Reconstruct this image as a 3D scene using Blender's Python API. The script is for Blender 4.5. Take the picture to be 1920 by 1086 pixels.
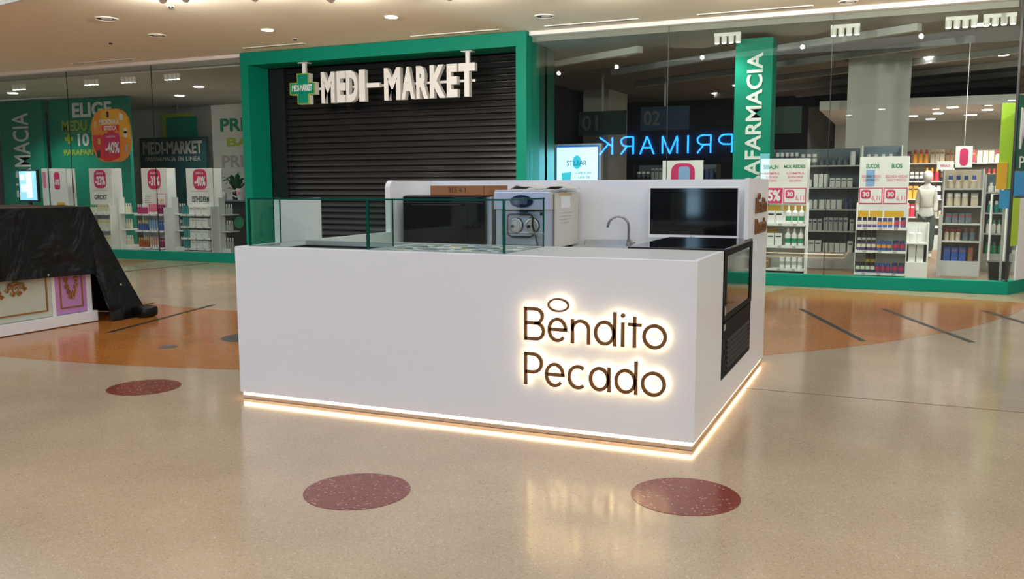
import bpy, bmesh, math, random
from mathutils import Vector, Matrix, noise

random.seed(7)
for o in list(bpy.data.objects): bpy.data.objects.remove(o, do_unlink=True)
S = bpy.context.scene
C = S.collection

# ------------------------------------------------------------------ camera
def make_camera():
    f, yaw, pitch, roll = 1649.97, .4127, .1186, -.003
    f0 = Vector((-math.sin(yaw), math.cos(yaw), 0)); r0 = Vector((math.cos(yaw), math.sin(yaw), 0)); u0 = Vector((0, 0, 1))
    fw = f0*math.cos(pitch) - u0*math.sin(pitch); up = u0*math.cos(pitch) + f0*math.sin(pitch)
    r = r0*math.cos(roll) + up*math.sin(roll); u = -r0*math.sin(roll) + up*math.cos(roll)
    cd = bpy.data.cameras.new('camera'); cd.sensor_width = 36; cd.lens = f/1920*36; cd.clip_end = 300
    c = bpy.data.objects.new('camera', cd); C.objects.link(c)
    m = Matrix.Identity(4)
    for i in range(3): m[i][0] = r[i]; m[i][1] = u[i]; m[i][2] = -fw[i]
    m[0][3], m[1][3], m[2][3] = .9965, -4.8236, 1.5
    c.matrix_world = m; S.camera = c
make_camera()

# ------------------------------------------------------------------ world: even daylight in the atrium well
W = bpy.data.worlds.new('atrium_daylight'); S.world = W; W.use_nodes = True
bg = W.node_tree.nodes['Background']; bg.inputs[0].default_value = (.965, .975, .985, 1); bg.inputs[1].default_value = 1.12

vs = S.view_settings; vs.view_transform = 'Standard'; vs.look = 'None'; vs.gamma = 1; vs.exposure = 0
try: vs.use_curve_mapping = False
except Exception: pass

def lamp(name, kind, loc, energy, col=(1, .93, .82), size=.3, aim=None, parent=None, **kw):
    l = bpy.data.lights.new(name, kind); l.energy = energy; l.color = col
    if kind == 'AREA': l.shape = 'DISK' if 'size_y' not in kw else 'RECTANGLE'; l.size = size
    elif hasattr(l, 'shadow_soft_size'): l.shadow_soft_size = size
    for k, v in kw.items(): setattr(l, k, v)
    o = bpy.data.objects.new(name, l); C.objects.link(o)
    o.location = loc
    if aim is not None:
        o.rotation_euler = (Vector(aim) - Vector(loc)).to_track_quat('-Z', 'Y').to_euler()
    if parent is not None:
        o.parent = parent; o.location = Vector(loc) - org(parent)
    return o

# ------------------------------------------------------------------ materials
M = {}
def mat(name, col, rough=.5, metal=0, var=.05, scale=6, bump=0, coat=0, emit=0, ecol=None, spec=.5, rvar=0):
    m = bpy.data.materials.new(name); m.use_nodes = True; nt = m.node_tree; N = nt.nodes; L = nt.links
    b = N['Principled BSDF']; b.inputs['Metallic'].default_value = metal; b.inputs['Roughness'].default_value = rough
    b.inputs['Specular IOR Level'].default_value = spec; b.inputs['Coat Weight'].default_value = coat; b.inputs['Coat Roughness'].default_value = .06
    tc = N.new('ShaderNodeTexCoord'); nz = N.new('ShaderNodeTexNoise'); nz.inputs['Scale'].default_value = scale; nz.inputs['Detail'].default_value = 4
    L.new(tc.outputs['Object'], nz.inputs['Vector'])
    mx = N.new('ShaderNodeMix'); mx.data_type = 'RGBA'
    mx.inputs[6].default_value = (*[c*(1-var) for c in col], 1); mx.inputs[7].default_value = (*[min(1, c*(1+var)) for c in col], 1)
    L.new(nz.outputs['Fac'], mx.inputs[0]); L.new(mx.outputs[2], b.inputs['Base Color'])
    if rvar:
        mr = N.new('ShaderNodeMapRange'); mr.inputs['To Min'].default_value = max(0, rough-rvar); mr.inputs['To Max'].default_value = rough+rvar
        L.new(nz.outputs['Fac'], mr.inputs['Value']); L.new(mr.outputs[0], b.inputs['Roughness'])
    if bump:
        bp = N.new('ShaderNodeBump'); bp.inputs['Strength'].default_value = bump; bp.inputs['Distance'].default_value = .02
        L.new(nz.outputs['Fac'], bp.inputs['Height']); L.new(bp.outputs[0], b.inputs['Normal'])
    if emit:
        b.inputs['Emission Color'].default_value = (*(ecol or col), 1); b.inputs['Emission Strength'].default_value = emit
    M[name] = m; return m

def glass(name, tint, rough=0.0, ior=1.5):
    m = bpy.data.materials.new(name); m.use_nodes = True; nt = m.node_tree; N = nt.nodes; L = nt.links
    for n in list(N):
        if n.type == 'BSDF_PRINCIPLED': N.remove(n)
    out = N['Material Output']; lw = N.new('ShaderNodeLayerWeight'); lw.inputs[0].default_value = .5
    pw_ = N.new('ShaderNodeMath'); pw_.operation = 'POWER'; pw_.inputs[1].default_value = 5; L.new(lw.outputs['Facing'], pw_.inputs[0])
    fr = N.new('ShaderNodeMath'); fr.operation = 'MULTIPLY_ADD'; fr.inputs[1].default_value = .96; fr.inputs[2].default_value = .04; L.new(pw_.outputs[0], fr.inputs[0])
    tr = N.new('ShaderNodeBsdfTransparent'); tr.inputs[0].default_value = (*tint, 1)
    gl = N.new('ShaderNodeBsdfGlossy'); gl.inputs['Roughness'].default_value = rough
    mx = N.new('ShaderNodeMixShader'); L.new(fr.outputs[0], mx.inputs[0]); L.new(tr.outputs[0], mx.inputs[1]); L.new(gl.outputs[0], mx.inputs[2])
    L.new(mx.outputs[0], out.inputs[0]); M[name] = m; return m

def terrazzo(name, base, chips, rough, scale=150, coat=0):
    m = mat(name, base, rough, var=.0); nt = m.node_tree; N = nt.nodes; L = nt.links; b = N['Principled BSDF']
    tc = N.new('ShaderNodeTexCoord'); v = N.new('ShaderNodeTexVoronoi'); v.inputs['Scale'].default_value = scale
    L.new(tc.outputs['Object'], v.inputs['Vector'])
    sp = N.new('ShaderNodeSeparateColor'); L.new(v.outputs['Color'], sp.inputs[0])
    rp = N.new('ShaderNodeValToRGB'); e = rp.color_ramp.elements; rp.color_ramp.interpolation = 'CONSTANT'
    e[0].position = 0; e[0].color = (*chips[0][1], 1); e[1].position = chips[1][0]; e[1].color = (*chips[1][1], 1)
    for p, c in chips[2:]:
        q = e.new(p); q.color = (*c, 1)
    L.new(sp.outputs[0], rp.inputs[0])
    big = N.new('ShaderNodeTexNoise'); big.inputs['Scale'].default_value = 1.3; big.inputs['Detail'].default_value = 6; L.new(tc.outputs['Object'], big.inputs['Vector'])
    mr = N.new('ShaderNodeMapRange'); mr.inputs['From Min'].default_value = .3; mr.inputs['From Max'].default_value = .7; mr.inputs['To Min'].default_value = .9; mr.inputs['To Max'].default_value = 1.08
    L.new(big.outputs['Fac'], mr.inputs[0])
    mx = N.new('ShaderNodeMix'); mx.data_type = 'RGBA'; mx.blend_type = 'MULTIPLY'; mx.inputs[0].default_value = 1
    L.new(rp.outputs[0], mx.inputs[6]); L.new(mr.outputs[0], mx.inputs[7]); L.new(mx.outputs[2], b.inputs['Base Color'])
    r2 = N.new('ShaderNodeMapRange'); r2.inputs['To Min'].default_value = rough*.75; r2.inputs['To Max'].default_value = rough*1.3
    L.new(big.outputs['Fac'], r2.inputs[0]); L.new(r2.outputs[0], b.inputs['Roughness'])
    return m

terrazzo('floor_beige', (.5, .38, .25), [(0, (.45, .335, .22)), (.42, (.43, .315, .205)), (.74, (.475, .36, .24)), (.91, (.36, .26, .165)), (.965, (.53, .42, .31))], .15)
terrazzo('floor_orange', (.42, .2, .08), [(0, (.47, .165, .03)), (.5, (.43, .147, .026)), (.85, (.51, .20, .046)), (.95, (.31, .10, .02))], .15)
terrazzo('floor_red', (.2, .05, .04), [(0, (.20, .040, .026)), (.5, (.17, .032, .021)), (.86, (.25, .06, .04)), (.965, (.42, .23, .17))], .16, scale=110)
mat('slot_black', (.015, .016, .018), .35)
mat('joint_brown', (.16, .10, .06), .6)
mat('disc_grey', (.07, .07, .07), .3)
mat('ceiling_paint', (.86, .79, .65), .85, var=.03, scale=.6)
mat('trim_white', (.82, .80, .76), .5)
mat('white_lacquer', (.80, .80, .805), .28, var=.012, scale=2)
mat('white_matt', (.78, .78, .76), .5, var=.03)
mat('white_top', (.5, .495, .485), .35, var=.03)
mat('green', (.0, .23, .145), .55, var=.05, spec=.2)
mat('green_dark', (.0, .085, .05), .45)
mat('green_wall', (.0, .22, .14), .5)
mat('lime', (.40, .62, .03), .4)
mat('mall_blue', (.03, .3, .62), .4)
mat('shutter_black', (.013, .013, .014), .24, var=.04, scale=3)
mat('black', (.012, .012, .013), .4)
mat('black_gloss', (.006, .006, .007), .06)
mat('black_satin', (.012, .012, .013), .35, spec=.3)
mat('fridge_black', (.008, .008, .009), .6, spec=.12)
mat('rubber', (.01, .01, .011), .5)
mat('steel', (.62, .62, .61), .34, metal=.55, var=.08, scale=20)
mat('steel_blue', (.40, .44, .47), .4, metal=.2, var=.06)
mat('tap_metal', (.36, .36, .36), .22, metal=1); mat('pan_lid', (.26, .27, .27), .3, metal=.3); mat('drain_metal', (.16, .16, .15), .4, metal=.4)
mat('chrome', (.75, .75, .75), .1, metal=1)
mat('navy', (.008, .016, .05), .15)
mat('screen_grey', (.08, .11, .17), .2)
mat('cream', (.62, .58, .50), .5)
mat('print_grey', (.35, .33, .30), .6)
mat('print_dark', (.03, .05, .045), .6)
mat('print_green', (.0, .2, .11), .6)
mat('print_white', (.72, .75, .73), .6)
mat('print_magenta', (.62, .02, .13), .55)
mat('print_pink', (.75, .2, .33), .55)
mat('yellow', (.72, .42, .02), .5)
mat('yellow_green', (.32, .42, .03), .55)
mat('poster_orange', (.83, .27, .015), .45, var=.1, scale=1.5)
mat('poster_red', (.72, .03, .025), .45, var=.1, scale=1.5)
mat('poster_amber', (.84, .42, .02), .45)
mat('poster_white', (.80, .80, .80), .5)
mat('cardboard', (.30, .125, .05), .75, var=.1, scale=10)
mat('ink', (.06, .03, .02), .8)
mat('brass', (.19, .08, .018), .4)
mat('gold', (.42, .19, .05), .35, metal=.6)
mat('mint', (.52, .57, .46), .5)
mat('lilac', (.50, .24, .50), .5)
mat('paper', (.55, .54, .49), .8, var=.2, scale=14)
mat('aluminium', (.60, .46, .32), .4, metal=.3)
mat('led_warm', (1, .8, .55), .5, emit=11, ecol=(1, .72, .43))
mat('halo_warm', (1, .85, .6), .5, emit=15, ecol=(1, .80, .48))
mat('downlight_on', (1, 1, 1), .5, emit=14, ecol=(1, .95, .88))
mat('shop_lens', (1, 1, 1), .5, emit=26, ecol=(1, .97, .92))
mat('spot_glow', (1, 1, 1), .5, emit=5, ecol=(.9, 1, .95))
mat('neon_blue', (.05, .3, 1), .5, emit=42, ecol=(.02, .27, 1))
mat('lightbox', (.7, .95, 1), .4, emit=.95, ecol=(.62, .93, 1))
mat('lightbox_blue', (.02, .15, .5), .4, emit=.35, ecol=(.02, .2, .8))
mat('lightbox_cyan', (.05, .6, .8), .4, emit=.6, ecol=(.05, .65, .85))
mat('lightbox_ink', (.01, .12, .3), .4, emit=.15, ecol=(.02, .2, .5))
mat('screen_blue', (.3, .7, 1), .4, emit=.9, ecol=(.35, .75, 1))
mat('screen_white', (.8, .95, 1), .4, emit=1.0, ecol=(.8, .95, 1))
mat('totem', (.3, .65, 1), .4, emit=6.5, ecol=(.45, .74, 1))
mat('interior_ceiling', (.30, .285, .26), .9, var=.12, scale=.8)
mat('interior_bar', (.5, .51, .5), .6)
mat('interior_white', (.55, .56, .53), .7, var=.05, scale=1)
mat('interior_dark', (.018, .022, .024), .7)
mat('teal_dark', (.008, .05, .05), .6)
mat('wood_floor', (.19, .115, .065), .4, var=.3, scale=3)
mat('board_green', (.012, .04, .03), .6); mat('board_blue', (.01, .045, .09), .6); mat('board_ink', (.12, .14, .13), .6)
mat('concrete', (.62, .62, .58), .8, var=.06, scale=1.5)
mat('opposite_dark', (.05, .052, .056), .6)
mat('opposite_light', (.6, .6, .6), .7)
tm = mat('tarp', (.004, .004, .005), .3, var=.2, scale=3, rvar=.06, spec=.3)
def wrinkles(m):
    N = m.node_tree.nodes; L = m.node_tree.links; tc = N.new('ShaderNodeTexCoord'); a = N.new('ShaderNodeTexNoise'); a.inputs['Scale'].default_value = 2.2; a.inputs['Detail'].default_value = 3; a.inputs['Distortion'].default_value = 1.2
    L.new(tc.outputs['Object'], a.inputs['Vector']); b = N.new('ShaderNodeBump'); b.inputs['Strength'].default_value = .8; b.inputs['Distance'].default_value = .07; L.new(a.outputs['Fac'], b.inputs['Height']); L.new(b.outputs[0], N['Principled BSDF'].inputs['Normal'])
wrinkles(tm)
mat('leaf', (.02, .09, .025), .45, var=.3)
mat('clay', (.55, .53, .5), .6)
mat('skin_white', (.75, .73, .70), .5)
mat('sweater', (.78, .76, .70), .85)
mat('trousers', (.10, .15, .15), .8)
glass('shop_glass', (.93, .965, .945))
glass('counter_glass', (.90, .965, .94))
glass('fridge_glass', (.10, .11, .11))
mat('glass_edge', (.0, .07, .045), .15)
mat('glass_edge_light', (.55, .68, .63), .2)
for n, c in dict(p_magenta=(.42, .03, .16), p_pink=(.72, .16, .26), p_berry=(.25, .02, .09), p_blue=(.03, .09, .35), p_sky=(.25, .42, .70), p_rust=(.45, .10, .03),
                 p_peach=(.68, .38, .28), p_teal=(.03, .25, .25), p_white=(.76, .76, .74), p_cream=(.68, .66, .52), p_green=(.02, .26, .12), p_grey=(.42, .43, .42),
                 p_purple=(.10, .05, .20), p_navy=(.02, .035, .12), p_red=(.5, .03, .06), p_black=(.02, .02, .025), p_gold=(.7, .5, .12), p_orange=(.75, .33, .05),
                 p_brown=(.22, .12, .06), p_slate=(.10, .14, .17), p_sand=(.5, .42, .32)).items(): mat(n, c, .38)

# ------------------------------------------------------------------ mesh builder
def org(o):
    v = Vector((0, 0, 0))
    while o is not None: v += o.location; o = o.parent
    return v

class MB:
    def __init__(s): s.v = []; s.f = []; s.m = []; s.T = None
    def add(s, vs_, fs, mi=0):
        b = len(s.v)
        s.v += [s.T(Vector(p)) if s.T else Vector(p) for p in vs_]
        for f in fs: s.f.append([b+i for i in f]); s.m.append(mi)
        return s
    def box(s, x0, x1, y0, y1, z0, z1, mi=0):
        return s.add([(x0,y0,z0),(x1,y0,z0),(x1,y1,z0),(x0,y1,z0),(x0,y0,z1),(x1,y0,z1),(x1,y1,z1),(x0,y1,z1)],
                     [(0,3,2,1),(4,5,6,7),(0,1,5,4),(1,2,6,5),(2,3,7,6),(3,0,4,7)], mi)
    def bbox(s, x0, x1, y0, y1, z0, z1, r=.01, mi=0, seg=2):      # bevelled box
        bm = bmesh.new(); bmesh.ops.create_cube(bm, size=1)
        for v in bm.verts: v.co = Vector(((x0+x1)/2+v.co.x*(x1-x0), (y0+y1)/2+v.co.y*(y1-y0), (z0+z1)/2+v.co.z*(z1-z0)))
        bmesh.ops.bevel(bm, geom=bm.edges[:], offset=min(r, .45*min(x1-x0, y1-y0, z1-z0)), segments=seg, affect='EDGES', profile=.5)
        bm.verts.index_update(); s.add([v.co.copy() for v in bm.verts], [[v.index for v in f.verts] for f in bm.faces], mi); bm.free(); return s
    def prism(s, poly, axis, a, b, mi=0, mi_side=None):            # poly of 2D points; axis the extrusion axis
        n = len(poly)
        def P(p, t): return {'x': (t, p[0], p[1]), 'y': (p[0], t, p[1]), 'z': (p[0], p[1], t)}[axis]
        vs_ = [P(p, a) for p in poly] + [P(p, b) for p in poly]
        s.add(vs_, [list(range(n))[::-1], list(range(n, 2*n))], mi)
        return s.add(vs_, [(i, (i+1) % n, n+(i+1) % n, n+i) for i in range(n)], mi if mi_side is None else mi_side)
    def lathe(s, prof, c=(0, 0, 0), n=12, mi=None, axis='z'):       # prof: (r, h) pairs; mi list per segment
        vs_ = []; fs = []; ms = []
        for r, h in prof:
            for i in range(n):
                a = 2*math.pi*i/n; p = (r*math.cos(a), r*math.sin(a), h)
                if axis == 'y': p = (p[0], p[2], p[1])
                if axis == 'x': p = (p[2], p[0], p[1])
                vs_.append((c[0]+p[0], c[1]+p[1], c[2]+p[2]))
        for k in range(len(prof)-1):
            for i in range(n): fs.append((k*n+i, k*n+(i+1) % n, (k+1)*n+(i+1) % n, (k+1)*n+i)); ms.append(mi[k] if mi else 0)
        fs.append(list(range(n))[::-1]); ms.append(mi[0] if mi else 0); fs.append([(len(prof)-1)*n+i for i in range(n)]); ms.append(mi[-1] if mi else 0)
        b = len(s.v); s.v += [s.T(Vector(p)) if s.T else Vector(p) for p in vs_]
        for f, q in zip(fs, ms): s.f.append([b+i for i in f]); s.m.append(q)
        return s
    def tube(s, pts, r, n=8, mi=0, closed=False):
        pts = [Vector(p) for p in pts]; k = len(pts); vs_ = []; fs = []; up = None
        R = r if isinstance(r, (list, tuple)) else [r]*k
        for i, p in enumerate(pts):
            t = (pts[(i+1) % k]-pts[i-1]) if closed else (pts[min(i+1, k-1)]-pts[max(i-1, 0)])
            t.normalize()
            if up is None: up = Vector((0, 0, 1)) if abs(t.z) < .9 else Vector((1, 0, 0))
            sd = t.cross(up); sd.normalize(); up = sd.cross(t); up.normalize()
            for j in range(n):
                a = 2*math.pi*j/n; vs_.append(p + sd*math.cos(a)*R[i] + up*math.sin(a)*R[i])
        for i in range(k if closed else k-1):
            for j in range(n): fs.append((i*n+j, i*n+(j+1) % n, ((i+1) % k)*n+(j+1) % n, ((i+1) % k)*n+j))
        if not closed: fs += [list(range(n))[::-1], [(k-1)*n+j for j in range(n)]]
        return s.add(vs_, fs, mi)
    def ribbon(s, pts, w, d0, d1, mi=0, closed=False):              # flat stroke in XZ, extruded in Y d0..d1
        k = len(pts); L_ = []; R_ = []
        for i, p in enumerate(pts):
            a = pts[(i-1) % k] if (closed or i > 0) else None; b = pts[(i+1) % k] if (closed or i < k-1) else None
            if a is None: t = Vector((b[0]-p[0], b[1]-p[1])).normalized(); n_ = Vector((-t.y, t.x)); m = 1
            elif b is None: t = Vector((p[0]-a[0], p[1]-a[1])).normalized(); n_ = Vector((-t.y, t.x)); m = 1
            else:
                t1 = Vector((p[0]-a[0], p[1]-a[1])).normalized(); t2 = Vector((b[0]-p[0], b[1]-p[1])).normalized()
                t = (t1+t2).normalized(); n_ = Vector((-t.y, t.x)); m = 1/max(.5, t.dot(t1))
            L_.append((p[0]+n_.x*w/2*m, p[1]+n_.y*w/2*m)); R_.append((p[0]-n_.x*w/2*m, p[1]-n_.y*w/2*m))
        vs_ = []
        for l, r in zip(L_, R_): vs_ += [(l[0], d0, l[1]), (r[0], d0, r[1]), (l[0], d1, l[1]), (r[0], d1, r[1])]
        fs = []
        for i in range(k if closed else k-1):
            a = i*4; b = ((i+1) % k)*4
            fs += [(a, b, b+1, a+1), (a+2, a+3, b+3, b+2), (a, a+2, b+2, b), (a+1, b+1, b+3, a+3)]
        if not closed: fs += [(0, 1, 3, 2), (4*(k-1), 4*(k-1)+2, 4*(k-1)+3, 4*(k-1)+1)]
        return s.add(vs_, fs, mi)
    def build(s, name, mats, parent=None, smooth=False, local=False, fixn=True):
        o_ = Vector((0, 0, 0)) if (parent is None or local) else org(parent)
        me = bpy.data.meshes.new(name); me.from_pydata([tuple(v-o_) for v in s.v], [], s.f)
        for m in (mats if isinstance(mats, (list, tuple)) else [mats]): me.materials.append(M[m])
        for p, i in zip(me.polygons, s.m): p.material_index = i; p.use_smooth = smooth
        if fixn:
            bm = bmesh.new(); bm.from_mesh(me); bmesh.ops.recalc_face_normals(bm, faces=bm.faces[:]); bm.to_mesh(me); bm.free()
        if smooth:
            me.shade_smooth()
            try: me.set_sharp_from_angle(angle=math.radians(40))
            except Exception: pass
        me.update(); o = bpy.data.objects.new(name, me); C.objects.link(o)
        if parent is not None: o.parent = parent
        return o

def tag(o, label, cat=None, group=None, kind=None):
    if label: o['label'] = label
    if cat: o['category'] = cat
    if group: o['group'] = group
    if kind: o['kind'] = kind
    return o
def thing(name, label, cat, loc=(0, 0, 0), group=None, kind=None):
    o = bpy.data.objects.new(name, None); C.objects.link(o); o.location = loc; o.empty_display_size = .1
    return tag(o, label, cat, group, kind)
def struct(o, label=None): o['kind'] = 'structure'; return tag(o, label)
def copy_tree(o, parent=None):
    c = o.copy(); C.objects.link(c); c.parent = parent
    for ch in o.children: copy_tree(ch, c)
    return c
def box(name, m, parent, *a, r=0): 
    b = MB(); (b.bbox(*a, r=r) if r else b.box(*a)); return b.build(name, m, parent)

_tc = {}
def text(name, s, rect, parent, m, face='front', at=0, depth=.002, bold=0, rot=0, d=None):
    """lettering fitted into rect (u0,u1,v0,v1) on a plane: front = facing -Y at y=at, side = facing +X at x=at, dir = (origin, unit dir)"""
    key = (s, round(bold, 3))
    if key not in _tc:
        cu = bpy.data.curves.new('t', 'FONT'); cu.body = s; cu.size = 1; cu.extrude = .5; cu.offset = bold; cu.resolution_u = 3
        t = bpy.data.objects.new('t', cu); C.objects.link(t); dg = bpy.context.evaluated_depsgraph_get()
        me = bpy.data.meshes.new_from_object(t.evaluated_get(dg)); bpy.data.objects.remove(t); bpy.data.curves.remove(cu)
        _tc[key] = ([v.co.copy() for v in me.vertices], [list(p.vertices) for p in me.polygons]); bpy.data.meshes.remove(me)
    V, F = _tc[key]
    if rot == 90: V = [Vector((-v.y, v.x, v.z)) for v in V]
    if rot == 180: V = [Vector((-v.x, -v.y, v.z)) for v in V]
    x0 = min(v.x for v in V); x1 = max(v.x for v in V); y0 = min(v.y for v in V); y1 = max(v.y for v in V)
    b = MB(); out = []
    for v in V:
        u = rect[0] + (v.x-x0)/(x1-x0)*(rect[1]-rect[0]); w = rect[2] + (v.y-y0)/(y1-y0)*(rect[3]-rect[2]); k = (v.z+.5)*depth
        if face == 'front': out.append((u, at-k, w))
        elif face == 'side': out.append((at+k, u, w))
        else: out.append((d[0].x+d[1].x*u+d[1].y*k, d[0].y+d[1].y*u-d[1].x*k, w))
    b.add(out, F); return b.build(name, m, parent)

def ell(cx, cz, rx, rz, a0=0, a1=360, n=28):
    return [(cx+rx*math.cos(math.radians(a0+(a1-a0)*i/n)), cz+rz*math.sin(math.radians(a0+(a1-a0)*i/n))) for i in range(n+1)]
def rrect(x0, x1, z0, z1, r, n=5):
    p = []
    for cx, cz, a in ((x1-r, z1-r, 0), (x0+r, z1-r, 90), (x0+r, z0+r, 180), (x1-r, z0+r, 270)): p += ell(cx, cz, r, r, a, a+90, n)
    return p

# ================================================================== STRUCTURE
DV = Vector((.447, .894)); OC = Vector((2.40, 8.66))               # direction and start of the angled side front
CZ = 3.94
fl = struct(box('floor', 'floor_beige', None, -60, 32, -30, 40, -.2, 0), 'polished beige terrazzo mall floor with coloured inlays')
# orange ring band of the floor, circle fitted to the inlay
b = MB(); cx, cy, R1, R2 = -6.506, 9.653, 9.255, 6.2; n = 96
ring = []
for i in range(n+1):
    a = math.radians(165 + (380-165)*i/n); ring.append((math.cos(a), math.sin(a)))
for i in range(n):
    p, q = ring[i], ring[i+1]
    if min(cy+R2*p[1], cy+R2*q[1]) > 8.4: continue
    quad = [(cx+R1*p[0], min(8.62, cy+R1*p[1])), (cx+R1*q[0], min(8.62, cy+R1*q[1])), (cx+R2*q[0], min(8.62, cy+R2*q[1])), (cx+R2*p[0], min(8.62, cy+R2*p[1]))]
    b.add([(x, y, .001) for x, y in quad], [(0, 1, 2, 3)])
bo = b.build('orange_band', 'floor_orange', fl, fixn=False); tag(bo, 'curved orange terrazzo band')
for (x, y) in ((-1.39, -1.285), (.112, -.72), (-4.12, -.012), (-3.02, -3.02)):
    MB().lathe([(.262, 0), (.262, .0022)], (x, y, 0), 48).build('red_disc', 'floor_red', fl)
MB().lathe([(.26, 0), (.26, .0022)], (-4.86, 2.02, 0), 48).build('grey_disc', 'disc_grey', fl)
dr = MB().lathe([(.085, 0), (.085, .004), (.06, .004), (.058, .002)], (-5.21, 1.32, 0), 24).build('floor_drain', 'drain_metal', fl)
for p, q, w in (((-.024, 6.184), (.741, 4.14), .06), ((.888, 6.56), (1.691, 4.475), .06), ((1.972, 6.862), (2.75, 4.8), .06), ((-6.39, 1.701), (-6.891, 3.767), .06), ((-7.6, 3.0), (-7.75, 3.62), .05), ((-11.49, 6.4), (-11.24, 8.41), .05)):
    d = Vector((q[0]-p[0], q[1]-p[1])).normalized(); nn = Vector((-d.y, d.x))*w/2
    MB().prism([(p[0]+nn.x, p[1]+nn.y), (q[0]+nn.x, q[1]+nn.y), (q[0]-nn.x, q[1]-nn.y), (p[0]-nn.x, p[1]-nn.y)], 'z', .0005, .0032).build('slot_strip', 'slot_black', fl)
box('joint_line', 'joint_brown', fl, .02, 9, 1.703, 1.709, .0, .0016)
box('joint_line', 'joint_brown', fl, -20, -3.24, 1.703, 1.709, .0, .0014)

edge = [(14, 15), (11, 10), (7, 7.2), (2, 6.4), (-1, 5.8), (-4, 4.7), (-7, 3.6), (-8.6, 3.25), (-10.3, 3.6), (-16, 4.6), (-34, 6.2)]
poly = [(-34, 8.72), (2.43, 8.72), (2.43+DV.x*14, 8.72+DV.y*14), (13, 8.72+DV.y*14)] + edge
ce = struct(MB().prism(poly, 'z', CZ, CZ+.25).build('ceiling', 'ceiling_paint'), 'warm beige plaster mall ceiling above the shop fronts')
b = MB()
for (x0, y0), (x1, y1) in zip(edge[:-1], edge[1:]):
    d = Vector((x1-x0, y1-y0)).normalized(); nn = Vector((d.y, -d.x))*.05
    for s in (1, ): b.prism([(x0, y0), (x1, y1), (x1-nn.x, y1-nn.y), (x0-nn.x, y0-nn.y)], 'z', CZ-.05, CZ+.7)
b.build('fascia', 'trim_white', ce)
# slot diffusers and joints in the ceiling
for x, y, l in ((-9.2, 8.05, 1.3), (-5.7, 8.2, 1.6), (-3.4, 8.25, 1.5), (-13.5, 8.2, 1.6), (-1.0, 8.3, 1.6)):
    MB().box(x-l/2, x+l/2, y-.05, y+.05, CZ-.012, CZ).build('slot_diffuser', 'trim_white', ce)
    MB().box(x-l/2+.02, x+l/2-.02, y-.012, y+.012, CZ-.014, CZ-.011).build('diffuser_slit', 'slot_black', ce)

# opposite side of the mall, behind the viewer
ow = MB(); ow.box(-60, -2.2, -12.4, -12, 0, 6.2); ow.box(9.6, 32, -12.4, -12, 0, 6.2); ow.box(-2.2, 9.6, -12.4, -12, 4.3, 6.2)
struct(ow.build('wall_opposite', 'opposite_dark'), 'dark shop fronts on the far side of the mall')
sh = MB(); sh.box(-2.4, 9.8, -26.2, -26, 0, 4.6); sh.box(-2.5, -2.3, -26, -12.2, 0, 4.6); sh.box(9.7, 9.9, -26, -12.2, 0, 4.6); sh.box(-2.4, 9.8, -26, -12.2, 4.5, 4.7)
struct(sh.build('wall_opposite_shop', 'opposite_light'), 'bright interior of the shop across the mall')
struct(box('wall_right', 'opposite_light', None, 22, 22.3, -12, 40, 0, 7.5)); struct(box('wall_end', 'interior_white', None, 8.6, 22, 21.3, 21.6, 0, 4.2))
for i, (x, y) in enumerate(((-.6, -13.5), (1.1, -14.3), (3.0, -13.6), (4.6, -15), (6.3, -14), (8.0, -15), (.2, -17), (2.2, -18), (4.0, -17), (6.0, -18.5), (8.2, -18), (-1.2, -20), (1.4, -21.5), (3.6, -22), (5.8, -21.5), (8, -22))):
    t = thing('ceiling_downlight', 'round lit downlight in the bright shop across the mall', 'downlight', (x, y, 4.5), 'downlights of the shop across the mall')
    MB().lathe([(.13, 0), (.13, -.012)], (x, y, 4.5), 20).build('lens', 'shop_lens', t)
    if i % 2 == 0: lamp('shop_downlight_lamp', 'SPOT', (x, y, 4.44), 420, (1, .96, .9), .12, aim=(x, y, 0), parent=t, spot_size=2.3, spot_blend=.4)
for i, (x, e_) in enumerate(((-15.5, 700), (-19, 700), (-22.5, 700), (7.6, 430), (10.4, 430), (13.5, 430))):  # added fill lights behind the viewer, out of sight, to brighten the kiosk front
    t = thing('far_fill_light', 'added unseen rectangular fill light high on the shop fronts across the mall', 'fill light', (x, -11.95, 5.6), 'added fill lights across the mall')
    MB().bbox(x-.4, x+.4, -11.99, -11.8, 5.35, 5.85, r=.02).build('housing', 'trim_white', t); box('lens', 'spot_glow', t, x-.36, x+.36, -11.799, -11.79, 5.39, 5.81)
    lamp('far_fill_lamp', 'SPOT', (x, -11.7, 5.6), e_, (1, .98, .96), .35, aim=(-1.6, 0, .7), parent=t, spot_size=1.0, spot_blend=.8)
t = thing('neon_sign', 'blue neon PRIMARK lettering on the dark front across the mall', 'sign', (-7.4, -11.98, 2.6))
lets = dict(P=[[(0, 0), (0, 1), (.55, 1)] + [(.55+.45*math.sin(a*math.pi/8), .735+.265*math.cos(a*math.pi/8)) for a in range(1, 9)] + [(0, .47)]])
lets['R'] = [lets['P'][0], [(.5, .47), (1, 0)]]; lets['I'] = [[(.5, 0), (.5, 1)]]
lets['M'] = [[(0, 0), (0, 1), (.5, 0), (1, 1), (1, 0)]]; lets['A'] = [[(0, 0), (.5, 1), (1, 0)], [(.2, .36), (.8, .36)]]; lets['K'] = [[(0, 0), (0, 1)], [(1, 1), (.05, .5)], [(.3, .62), (1, 0)]]
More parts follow.
